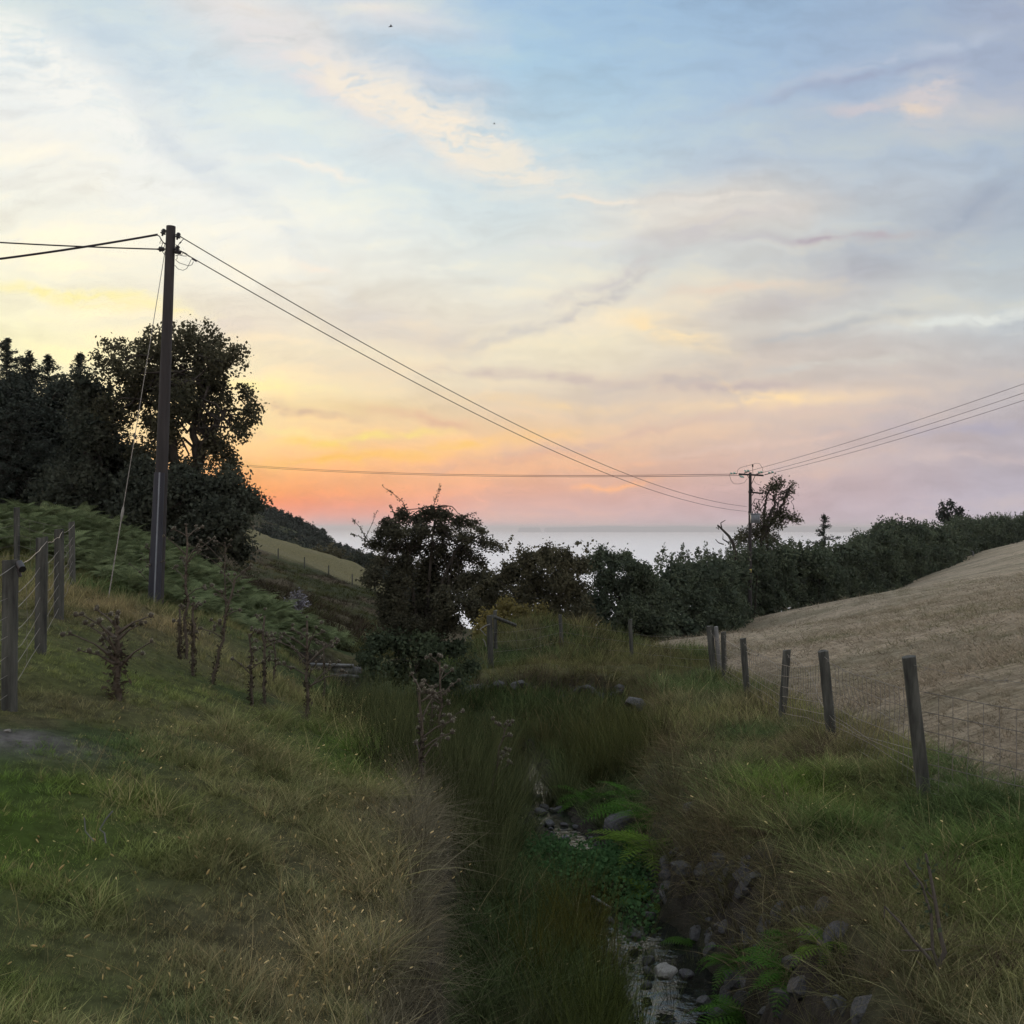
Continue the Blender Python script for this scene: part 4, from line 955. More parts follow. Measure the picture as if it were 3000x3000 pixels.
def netting(mb, a, b, zs, spacing, r, rad, wob=.012, bend=0.):
    """a,b: ground points; zs strand heights"""
    a = np.asarray(a, float); b = np.asarray(b, float); L = np.linalg.norm((b-a)[:2]); n = max(4, int(L/.6)); t = np.linspace(0, 1, n)
    lines = []
    for z in zs:
        P = a+(b-a)*t[:, None]+np.array([0, 0, z]); P[:, 2] -= 4*.05*t*(1-t)*(z > .3)*r.uniform(.3, 1.2)+0; P += np.vstack([[0, 0, 0], r.normal(0, wob, (n-2, 3)), [0, 0, 0]])
        P[:, 0] += np.sin(t*math.pi)*bend*(.3+z)
        lines.append(P); mb.tube(P, rad, 3, .5, False)
    m = int(L/spacing)
    for k in range(1, m):
        tk = k/m; pts = [np.array([np.interp(tk, t, P[:, c]) for c in range(3)]) for P in lines]
        mb.tube(pts, rad*.8, 3, .5, False)
def fence(name, label, posts, zs, spacing, seed, rad=.0022, mat='wood', bend=0, skip=(), wob=.012):
    """posts: (basepx,basepy,toppx,toppy,Y,width) or None-tops"""
    r = np.random.default_rng(seed); ps = []
    for (bx, by, tx, ty, Y, w) in posts:
        b = at(bx, by, Y); t = at(tx, ty, Y); b[2] = min(b[2], H(b[0], b[1])+.02); ps.append((b, t, w))
    root = thing(name, label, 'fence', ps[0][0])
    for i, (b, t, w) in enumerate(ps):
        post_mb(b-(t-b)*.15, t, w, seed+i).build('post', M[mat], root)
    mb = MB()
    for i in range(len(ps)-1):
        if i in skip: continue
        a, b = ps[i][0], ps[i+1][0]
        netting(mb, a+[.0, 0, 0], b, zs, spacing, r, rad, wob=wob, bend=bend)
    mb.build('wire_netting', M['wire'], root)
    return root, ps
NZ = [.08, .20, .32, .45, .60, .76, .93]
# right fence; the first post stands outside the frame on the right
fr, ps = fence('netting_fence', 'old netting fence with leaning grey posts between the right bank and the dry field',
  [(3580, 2560, 3560, 1960, 6.2, .11), (2709, 2316, 2662, 1924, 8.8, .112), (2437, 2172, 2411, 1907, 12.2, .125), (2290, 2112, 2306, 1904, 15.5, .115), (2190, 2050, 2176, 1870, 18.6, .11), (2122, 2005, 2119, 1851, 21.8, .11), (2092, 1984, 2078, 1834, 23.5, .15)],
  NZ, .16, 400, .0044, bend=.03)
mb = post_mb(at(2110, 1985, 23.45), at(2097, 1836, 23.45), .10, 419); mb.build('post', M['wood_pale'], fr)
mb = MB(); rw = np.random.default_rng(8)
for i in range(len(ps)-1):
    P = sagline(ps[i][1]-[0, 0, .06], ps[i+1][1]-[0, 0, .06], .16 if i else .1, 26, rw, .006); mb.tube(P, .0022, 3, .5, False)
    for q in range(1, 26, 2):
        c = P[q]; mb.tube([c+[-.015, 0, -.02], c+[.015, 0, .02]], .0022, 3, .5, False); mb.tube([c+[.015, 0, -.02], c+[-.015, 0, .02]], .0022, 3, .5, False)
mb.build('barbed_wire', M['wire'], fr)
mb = MB()
mb.tube([at(2131, 1877, 21), at(2150, 1890, 20.3), at(2168, 1900, 19.2), at(2190, 1910, 18.4), at(2215, 1917, 17.8), at(2250, 1932, 17.2), at(2270, 1945, 16.8), at(2280, 1957, 16.6), at(2288, 1955, 16.5)], .0052, 4)
mb.tube([at(2321, 1920, 15.4), at(2345, 1942, 14.8), at(2372, 1975, 14), at(2388, 2010, 13.4), at(2396, 2040, 13), at(2414, 2075, 12.4), at(2440, 2108, 12), at(2470, 2125, 11.6), at(2510, 2152, 11.2), at(2600, 2175, 10), at(2690, 2200, 8.9)], .0026, 4)
mb.build('loose_wire', M['wire_bright'], fr)
# cross fence over the mound
fc, pc = fence('netting_fence', 'slack wire fence crossing the turf mound at the head of the gully',
  [(2092, 1984, 2086, 1850, 23.7, .08), (1852, 1940, 1846, 1815, 27.6, .10), (1648, 1921, 1641, 1801, 28.2, .10), (1438, 1944, 1434, 1803, 25.5, .14)], [.15, .4, .65, .9], .9, 440, .003)
mb = post_mb(at(1452, 1900, 27.2), at(1450, 1789, 27.2), .10, 455); mb.build('post', M['wood'], fc)
mb = MB(); mb.tube([at(1444, 1806, 26.6), at(1510, 1832, 27.5)], .05, 6); mb.build('brace', M['wood'], fc)
mb = MB(); mb.tube([at(1436, 1828, 25.4), at(1424, 1832, 25.3), at(1406, 1843, 25.2), at(1424, 1862, 25.2)], .014, 4); mb.tube([at(1414, 1872, 25.2), at(1420, 1880, 25.2), at(1424, 1894, 25.2)], .012, 4); mb.build('pale_strap', M['wire_bright'], fc)
# left near fence
fl, pl_ = fence('stock_fence', 'near stock fence of dark upright posts and bright wires along the left border',
  [(-300, 2300, -290, 1790, 5.6, .11), (27, 2078, 30, 1641, 7.9, .113), (119, 1918, 123, 1576, 10, .11), (173, 1806, 173, 1550, 13.2, .116), (213, 1713, 210, 1529, 18.5, .10)], [.12, .27, .42, .57, .72, .86], .95, 470, .0024, wob=.005)
mb = MB()
for i in range(4):
    mb.tube(sagline(pl_[i][1]-[-.05, 0, .05], pl_[i+1][1]-[-.05, 0, .03], .03, 10, rw, .004), .0028, 4)
mb.build('top_wire', M['wire_bright'], fl)
mb = MB(); mb.tube([at(56, 1650, 7.86), at(66, 1668, 7.8)], .03, 6); mb.tube([at(50, 1652, 7.86), at(60, 1690, 7.85)], .014, 5); mb.build('insulator', M['insul'], fl)
# left back fence
fence('stock_fence', 'further wire fence in front of the bracken, meeting the near fence at its far end',
  [(213, 1713, 207, 1535, 18.9, .08), (49, 1650, 49, 1487, 20.5, .11), (-150, 1700, -150, 1500, 20, .1)], [.1, .3, .5, .7, .9, 1.05], .5, 490, .0028)
# hillside fence
fence('hillside_fence', 'thin post and wire fence running down the distant grassy slope',
  [(740, 1612, 740, 1582, 119, .11), (815, 1638, 815, 1607, 119, .14), (892, 1661, 892, 1632, 119, .14), (963, 1686, 963, 1656, 119, .14), (1032, 1710, 1032, 1682, 119, .14), (1100, 1735, 1100, 1706, 119, .14)], [.4, .8, 1.05], 2.0, 510, .008)
# plank footbridge
def bridge():
    root = thing('footbridge', 'low plank footbridge with a side rail over the ditch left of the hawthorn', 'footbridge', at(985, 1985, 24))
    Y = 24.
    for k, (a, b, w, h) in enumerate([((905, 1946), (1035, 1950), .16, .05), ((968, 1976), (1062, 1981), .2, .06), ((975, 1962), (1058, 1966), .05, .18)]):
        A = at(*a, Y); B = at(*b, Y); mb = MB(); d = B-A; L = np.linalg.norm(d); mb.box((A+B)/2, (L, w, h), [[d[0]/L, 0, 0], [0, 1, 0], [d[2]/L, 0, 1]]); mb.build('rail' if k == 0 else 'plank', M['wood_pale'], root)
    for x in (975, 1050):
        mb = MB(); mb.tube([at(x, 2010, Y+.1), at(x, 1950, Y+.1)], .05, 6); mb.build('post', M['wood'], root)
bridge()

# ------------------------------------------------------------------ utility poles and wires
def near_pole():
    Y = 20.; b = at(458, 1800, Y); b[2] = H(b[0], Y); t = at(501, 663, Y)
    root = thing('utility_pole', 'tall dark wooden utility pole standing in front of the broadleaf tree', 'utility pole', b)
    mb = MB(); n = 14; P = b+(t-b)*np.linspace(-.05, 1, n)[:, None]; mb.tube(P, np.linspace(.135, .088, n), 16); mb.build('pole', M['pole'], root, False)
    def on(py): k = (py-1790)/(663-1790); return b+(t-b)*k
    mb = MB(); a0, a1 = on(1788), on(1385); mb.tube([a0+[-.02, -.085, 0], a1+[-.015, -.075, 0]], [.125, .105], 12); mb.build('cable_guard', M['guard'], root)
    mb = MB(); mb.tube([a0+[.02, -.205, 0], a1+[.02, -.175, 0]], .014, 6); mb.build('earth_strip', M['trafo'], root)
    def ins(px, py, Yo=Y-.05, ax=(1, 0, 0)):
        c = at(px, py, Yo); a = np.array(ax, float); mb = MB()
        mb.tube([c-a*.085, c-a*.05, c-a*.045, c-a*.02, c-a*.018, c+a*.01, c+a*.012, c+a*.04, c+a*.06], [.018, .02, .052, .05, .028, .056, .03, .044, .012], 10)
        mb.build('insulator', M['insul'], root)
    ins(479, 679, ax=(.3, 0, .95)); ins(522, 690, ax=(.3, 0, .95)); ins(474, 730, ax=(1, 0, 0)); ins(519, 727, ax=(.5, 0, .8)); ins(522, 738, ax=(1, 0, -.3))
    for a_, b_ in (((488, 676), (479, 680)), ((512, 686), (522, 690)), ((486, 729), (474, 730)), ((512, 728), (519, 729))):
        mb = MB(); mb.tube([at(*a_, Y), at(*b_, Y-.05)], .012, 5); mb.build('bracket', M['wire'], root)
    mb = MB()
    for P, r in (([(460,688),(468,693),(472,702),(480,712),(486,716)], .010), ([(474,700),(467,713),(478,711),(485,712)], .006), ([(477,712),(473,722),(474,735),(480,743),(487,750)], .006), ([(484,712),(482,720),(480,727)], .006),
                 ([(538,700),(528,710),(521,720),(514,717)], .007), ([(531,708),(526,713)], .014), ([(528,735),(545,743),(555,752)], .011), ([(562,758),(576,766)], .013), ([(514,749),(525,747),(538,750),(548,750)], .006), ([(514,737),(524,742),(531,747),(538,740)], .006),
                 ([(515,762),(525,770),(540,775),(553,779),(562,776),(567,766)], .0055), ([(512,777),(522,788),(536,792),(547,787),(555,772),(560,760)], .0055), ([(519,748),(519,758),(514,761)], .006)):
        mb.tube([at(x, y, Y-.1) for x, y in P], r, 4, .5, False)
    mb.build('jumper_wires', M['cable'], root)
    return on
on = near_pole()
def wire(name, label, A, B, sag, r, mat, group=None, t1=1., n=60):
    t = np.linspace(0, t1, n); A = np.asarray(A, float); B = np.asarray(B, float)
    P = A+(B-A)*t[:, None]; P[:, 2] -= 4*sag*t*(1-t)
    o = MB(); o.tube(P-A, r, 5, .5, False); o = o.build(name, M[mat]); o.location = A; tag(o, label, 'overhead wire', group)
FPY = 62.
wire('overhead_wire', 'upper of the two thin wires sloping down right from the near pole', at(528, 693, 20), at(2187, 1484, FPY), 1.04, .011, 'line')
wire('overhead_wire', 'lower of the two thin wires sloping down right from the near pole', at(528, 735, 20), at(2187, 1498, FPY), 1.06, .011, 'line')
wire('overhead_wire', 'thick sagging cable leaving the near pole to the left', at(462, 687, 19.95), (-25, 12, 3.67), 1.0, .022, 'cable')
wire('overhead_wire', 'nearly level thinner cable leaving the near pole to the left', at(470, 730, 19.95), (-25, 12, 6.2), .6, .014, 'cable')
def guy():
    A = at(483, 738, 20); B = at(316, 1745, 17.5); B[2] = H(B[0], B[1])-.05; root = thing('stay_wire', 'slanting stay wire running from the near pole down to the bracken', 'stay wire', B)
    Mi = A+(B-A)*.77
    mb = MB(); mb.tube([A, Mi], .007, 4); mb.tube([Mi, B], .010, 5); mb.build('cable', M['wire'], root)
    mb = MB(); d = (B-A)/np.linalg.norm(B-A); mb.tube([Mi-d*.12, Mi-d*.05, Mi+d*.05, Mi+d*.16], [.010, .026, .026, .010], 8); mb.build('turnbuckle', M['white_rock'], root)
guy()
def far_pole():
    Y = FPY; b = at(2197, 1815, Y); b[2] = min(b[2], H(b[0], Y)); t = at(2198, 1384, Y)
    root = thing('utility_pole', 'distant utility pole with crossarm and grey transformer in front of the hedge', 'utility pole', b)
    mb = MB(); mb.tube([b-[0, 0, .4], (b+t)/2, t], [.125, .11, .085], 10); mb.build('pole', M['pole'], root, False)
    def part(nm, pts, r, m='insul', sides=6, dy=-.12):
        mb = MB(); mb.tube([at(x, y, Y+dy) for x, y in pts], r, sides); return mb.build(nm, M[m], root)
    part('crossarm', [(2164, 1389), (2237, 1393)], .055, 'pole', 4)
    part('brace', [(2189, 1392), (2196, 1404)], .02, 'pole'); part('brace', [(2212, 1394), (2201, 1420)], .02, 'pole')
    part('earth_spike', [(2206, 1392), (2205, 1366)], .014, 'insul'); part('spike_cap', [(2205, 1368), (2205, 1360)], .05, 'insul')
    for P in ([(2137, 1389), (2160, 1388)], [(2180, 1386), (2197, 1380)], [(2216, 1389), (2235, 1384)], [(2240, 1391), (2267, 1384)], [(2164, 1392), (2182, 1391)]):
        part('insulator_string', P, .03, 'insul', 6, -.2)
    for x, y in ((2143, 1387), (2152, 1386), (2184, 1380), (2192, 1379), (2224, 1384), (2231, 1383), (2254, 1385), (2263, 1383), (2170, 1396), (2176, 1397)):
        c = at(x, y, Y-.22); mb = MB(); mb.tube([c-[.03, 0, .04], c-[.03, 0, 0], c+[.02, 0, 0], c+[.02, 0, .05]], [.03, .085, .085, .03], 8); mb.build('glass_disc', M['glass_ins'], root)
    part('crossarm', [(2192, 1441), (2236, 1446)], .05, 'pole', 4)
    part('brace', [(2200, 1424), (2211, 1438)], .02, 'pole'); part('brace', [(2210, 1442), (2203, 1452)], .025, 'pole')
    part('fuse_unit', [(2201, 1432), (2204, 1440)], .07, 'insul')
    c = at(2212, 1520, Y-.42); mb = MB(); mb.box(c, (.50, .42, .52)); mb.box(c+[.0, 0, .29], (.56, .47, .06))
    for q in range(4): mb.box(c+[-.18+.12*q, -.235, -.02], (.03, .05, .40))
    mb.build('transformer', M['trafo'], root)
    for q in range(3): cc = c+[-.15+.15*q, 0, .32]; mb = MB(); mb.tube([cc, cc+[0, 0, .07], cc+[0, 0, .08], cc+[0, 0, .18]], [.03, .04, .025, .02], 8); mb.build('bushing', M['insul'], root)
    mb = MB()
    for P in ([(2159, 1388), (2161, 1378), (2167, 1371), (2180, 1367), (2204, 1361)], [(2204, 1361), (2215, 1357), (2225, 1358), (2233, 1370), (2236, 1383)], [(2137, 1391), (2142, 1408), (2150, 1417), (2165, 1418), (2180, 1414), (2190, 1402)], [(2209, 1408), (2215, 1417), (2228, 1421)], [(2271, 1384), (2262, 1400), (2252, 1410)]):
        mb.tube([at(x, y, Y-.15) for x, y in P], .010, 4, .5, False)
    mb.build('jumper_wires', M['line'], root)
    c = at(2197, 1641, Y); mb = MB(); mb.box(c+[0, -.125, 0], (.10, .02, .09)); mb.build('number_plate', M['white_rock'], root)
    c = at(2197, 1672, Y); mb = MB(); mb.box(c+[0, -.13, 0], (.14, .02, .22)); mb.build('warning_plate', solid('yellow_plate', (.35, .30, .08), (.25, .2, .06), 5, .6, 0), root)
far_pole()
for k, (y0, e, lab) in enumerate([(1379, 1125, 'topmost of the three thin wires rising right from the distant pole'), (1384, 1143, 'middle one of the three thin wires rising right from the distant pole'), (1384, 1158, 'lowest of the three thin wires rising right from the distant pole')]):
    A = at([2198, 2236, 2270][k], y0, FPY-.2); Yb = 45.2; ze = (HY-e)/F*Yb; E = A[2]+(ze+4*.55*.2494-A[2])/.524
    wire('overhead_wire', lab, A, (30, 30, E), .55, .011, 'line')
for k, (px, py, lab) in enumerate([(2137, 1389, 'upper of the two nearly level wires running left from the distant pole over the sea'), (2164, 1393, 'lower of the two nearly level wires running left from the distant pole over the sea')]):
    A = at(px, py, FPY+.0); wire('overhead_wire', lab, A, (-35, 110, 7.25-.15*k), .62, .016, 'line')
for k, (px, py, lab) in enumerate([(1145, 78, 'small dark bird with bent wings high in the blue gap'), (1448, 363, 'tiny dark bird against the streaked cloud')]):
    Y = 60.; c = at(px, py, Y); root = thing('bird', lab, 'bird', c); s = .16 if k == 0 else .09
    mb = MB(); mb.tube(c+np.array([[-.9, 0, -.1], [-.4, 0, 0], [0, 0, .05], [.5, 0, .1], [.7, 0, .12]])*s, np.array([.05, .16, .2, .14, .04])*s, 6, .5, False); mb.build('body', M['bird'], root)
    for sgn in (-1, 1):
        mb = MB(); v = c+np.array([[-.2, 0, .05], [.25, 0, .1], [.0+.3*sgn, .3, .75], [-.4+.2*sgn, .8, .95+.3*sgn], [-.3, .3, .5], [-.2, .0, 0], [.25, 0, .05], [.0+.3*sgn, .3, .7], [-.4+.2*sgn, .8, .9+.3*sgn], [-.3, .3, .45]])*s*np.array([1, sgn, 1 if sgn > 0 else -.5])
        mb.add(v, [[0, 1, 2, 4], [5, 9, 7, 6]]); mb.add(v, [[4, 2, 3], [9, 8, 7]]); mb.build('wing', M['bird'], root)

# ------------------------------------------------------------------ thistles and saplings
def ball(r, seed, spikes=26):
    rr_ = np.random.default_rng(seed); mb = MB(); n = 8
    t = np.linspace(0, math.pi, 6); mb.tube(np.stack([0*t, 0*t, -np.cos(t)*r*.9+r*.3], -1), np.maximum(np.sin(t), .08)*r*.75, 8, .1, False)
    for k in range(spikes):
        d = rr_.normal(0, 1, 3); d[2] = abs(d[2])*.9+.1; d /= np.linalg.norm(d); e = np.cross(d, [.3, .7, .2]); e /= np.linalg.norm(e)
        c = np.array([0, 0, r*.3]); mb.add([c+d*r*.5-e*r*.10, c+d*r*.5+e*r*.10, c+d*r*rr_.uniform(1.0, 1.5)], [[0, 1, 2]], rr_.uniform(.6, 1))
    return mb
MH = leafmat('thistle_heads', (.44, .42, .34), (.06, .052, .042), .3)
MTL = leafmat('thistle_leaves', (.080, .068, .052), (.032, .028, .023), .15)
HEAD = [ball(.027, 600+i).build('seed_head', MH, link=False).data for i in range(3)]
def thistle(px, pyb, pyt, Y, label, seed, leafy=.4, nb=7, bush=.3, thick=1., lean=0.):
    b = g3(px, pyb, Y); zt = at(px, pyt, Y)[2]; h = zt-b[2]; rnd = random.Random(seed); r = np.random.default_rng(seed)
    root = thing('thistle', label, 'thistle', b, 'dead thistles along the left bank')
    top = b+np.array([lean, 0, h*.93]); n = 10; t = np.linspace(0, 1, n)[:, None]; P = b+(top-b)*t+np.vstack([[0, 0, 0], r.normal(0, .012, (n-1, 3))])
    mb = MB(); mb.tube(P-[0, 0, .03], np.linspace(.020, .012, n)*np.sqrt(thick), 6, .5, False); heads = []
    for k in range(nb):
        s = rnd.uniform(.42, .97) if bush < .25 else rnd.uniform(.3, .97); q = P[0]+(top-P[0])*s; a = rnd.choice([0, math.pi])+rnd.gauss(0, .7); L = h*bush*rnd.uniform(.5, 1.1)*(1.1-.5*s)
        e = q+np.array([math.cos(a)*L, math.sin(a)*L, L*rnd.uniform(.35, 1.0)]); mid = (q+e)/2+np.array([0, 0, .08*L])
        mb.tube([q, mid, e, e+[(.03 if math.cos(a) > 0 else -.03), 0, -.015]], [.009*thick, .007, .005, .004], 4, .5, False); heads.append(e)
        for j in range(rnd.randint(1, 3)):
            u = rnd.uniform(.35, .95); w = q+(e-q)*u; e2 = w+np.array([rnd.gauss(0, .05), rnd.gauss(0, .05), rnd.uniform(-.02, .07)]); mb.tube([w, e2], .004, 3, .5, False); heads.append(e2)
    heads.append(top+[0, 0, .02])
    mb.build('stem', M['thistle_stem'], root)
    nl = int(leafy*150*h); s = r.uniform(.01, .8, nl)**1.3; C = P[0]+(top-P[0])*s[:, None]
    v, f, tn = leaf_arrays(C, 1, np.array([.015, .015, .02])*thick*1.1, .062, r, .34); mesh_np('dead_leaves', v, f, MTL, root, {'tone': tn})
    for q in heads:
        o = bpy.data.objects.new('seed_head', HEAD[rnd.randrange(3)]); COL.objects.link(o); o.parent = root; o.location = tuple(q-np.array(root.location)); s_ = rnd.uniform(.7, 1.2); o.scale = (s_, s_, s_); o.rotation_euler = (rnd.gauss(0, .6), rnd.gauss(0, .6), 0)
thistle(345, 2050, 1790, 9.1, 'stout bushy dead thistle, lowest and thickest of all, standing alone on the left slope', 1, 2.2, 12, .55, 2.6)
thistle(527, 1930, 1770, 14, 'short leafy thistle stub left of the paired tall thistle stems', 2, 1.4, 2, .1, 1.3)
thistle(545, 1935, 1512, 14.5, 'tallest thistle with a spreading brown head overlapping the dark tree', 3, .7, 9, .28, 1.2)
thistle(566, 1975, 1740, 13.2, 'leafy brown thistle stem just right of the tallest thistle', 4, 1.3, 3, .1, 1.2)
thistle(622, 1990, 1665, 13, 'thin thistle leaning right with a drooping row of heads', 5, .8, 7, .22, 1., .28)
thistle(735, 2075, 1835, 12.5, 'slender thistle left of a twin slender thistle in mid slope', 6, .6, 5, .25)
thistle(775, 2050, 1770, 13, 'slender thistle right of its twin in mid slope', 7, .6, 5, .2)
thistle(805, 1950, 1850, 16, 'small thin thistle behind the slender pair', 8, .4, 3, .25, .8)
thistle(900, 2090, 1790, 12.6, 'wide branching thistle with many upright arms at the edge of the rushes', 9, .7, 12, .42, 1.2)
thistle(950, 1960, 1860, 17, 'thin thistle behind the wide branching one', 10, .3, 4, .3, .8)
thistle(1235, 2330, 1990, 10.2, 'thistle with pale heads standing in the rushes', 11, .8, 8, .30, 1.1)
thistle(1290, 2260, 1900, 12, 'tall thin thistle with a pale top behind the rush edge', 12, .3, 10, .2, .8)
thistle(1262, 2240, 2000, 12.4, 'faint thistle stem between the two pale headed thistles in the rushes', 13, .3, 5, .22, .8)
thistle(1420, 2330, 2105, 12.5, 'leaning thistle with a string of heads in the middle of the rushes', 14, .2, 6, .2, .8, .25)
thistle(1148, 2300, 2225, 10.8, 'dead black stump of a thistle on the slope left of the rushes', 15, 3, 1, .1, 2.)
for k, (px, pb_, pt, Y, lab) in enumerate([(470, 1770, 1600, 20, 'thin weed by the foot of the near pole'), (660, 1760, 1560, 22, 'tall weed with round heads right of the near pole')]):
    thistle(px+ (0 if k else -30), pb_, pt, Y, lab, 30+k, .3, 8, .35, .8)
def sapling():
    b = g3(2750, 2990, 5.0); Y = 5.0
    root = thing('sapling', 'bare young sapling with thin crooked stems at the bottom right', 'sapling', b)
    for P, r0 in (([(2752,3060),(2752,2900),(2748,2830)], .022), ([(2748,2830),(2768,2790),(2755,2740),(2740,2640),(2725,2560),(2712,2500)], .013), ([(2748,2830),(2732,2780),(2728,2680),(2700,2590),(2660,2540),(2650,2520)], .009),
                  ([(2725,2810),(2680,2760),(2640,2705),(2605,2670),(2592,2655)], .010), ([(2745,2880),(2700,2830),(2685,2815)], .007), ([(2735,2780),(2690,2785),(2640,2785)], .006), ([(2740,2640),(2715,2610),(2712,2580)], .005), ([(2750,2950),(2710,2920),(2690,2915)], .005), ([(2755,2900),(2790,2940),(2800,2960)], .005), ([(2592,2655),(2590,2690)], .004)):
        mb = MB(); mb.tube([at(x, y, Y) for x, y in P], np.linspace(r0, r0*.45, len(P)), 6, .5, False); mb.build('stem', M['twig'], root)
    pass
    r = np.random.default_rng(2); C = np.array([at(x, y, Y) for x, y in [(2712,2520),(2720,2560),(2700,2600),(2730,2650),(2740,2900),(2735,2700),(2690,2915),(2800,2950)]]); v, f, t = leaf_arrays(C, 9, .035, .03, r)
    mesh_np('leaves', v, f, ML['bramble'], root, {'tone': t})
sapling()
def sticks():
    for k, (pts, Y, r, lab) in enumerate([([(1727, 2700), (1727, 2640), (1733, 2625), (1790, 2660)], 9.0, .010, 'forked pale stick standing in the near water'),
            ([(310, 2470), (306, 2440), (292, 2430), (310, 2400), (330, 2376)], 5.2, .004, 'crooked pale stalk on the brown grass'), ([(275, 2465), (250, 2435), (247, 2395)], 5.2, .003, 'thin pale stalk left of the crooked one')]):
        c = at(*pts[0], Y); root = thing('stick', lab, 'stick', c); mb = MB(); mb.tube([at(x, y, Y) for x, y in pts], r, 5); mb.build('twig', M['wood_pale'], root)
sticks()
def birds_end(): pass

# ------------------------------------------------------------------ haze
def haze():
    m, nt, out = mat_new('haze_air'); v = N(nt, 'ShaderNodeVolumePrincipled'); v.inputs['Color'].default_value = (.97, .955, .98, 1); v.inputs['Density'].default_value = HAZE; v.inputs['Anisotropy'].default_value = .3
    nt.links.new(v.outputs[0], out.inputs['Volume'])
    mb = MB(); mb.box((0, 28000, -45), (260000, 76000, 170)); o = mb.build('haze', m); o['kind'] = 'stuff'; o['label'] = 'faint pale sea haze in the air'; o['category'] = 'haze'
HAZE = 7e-5
haze()

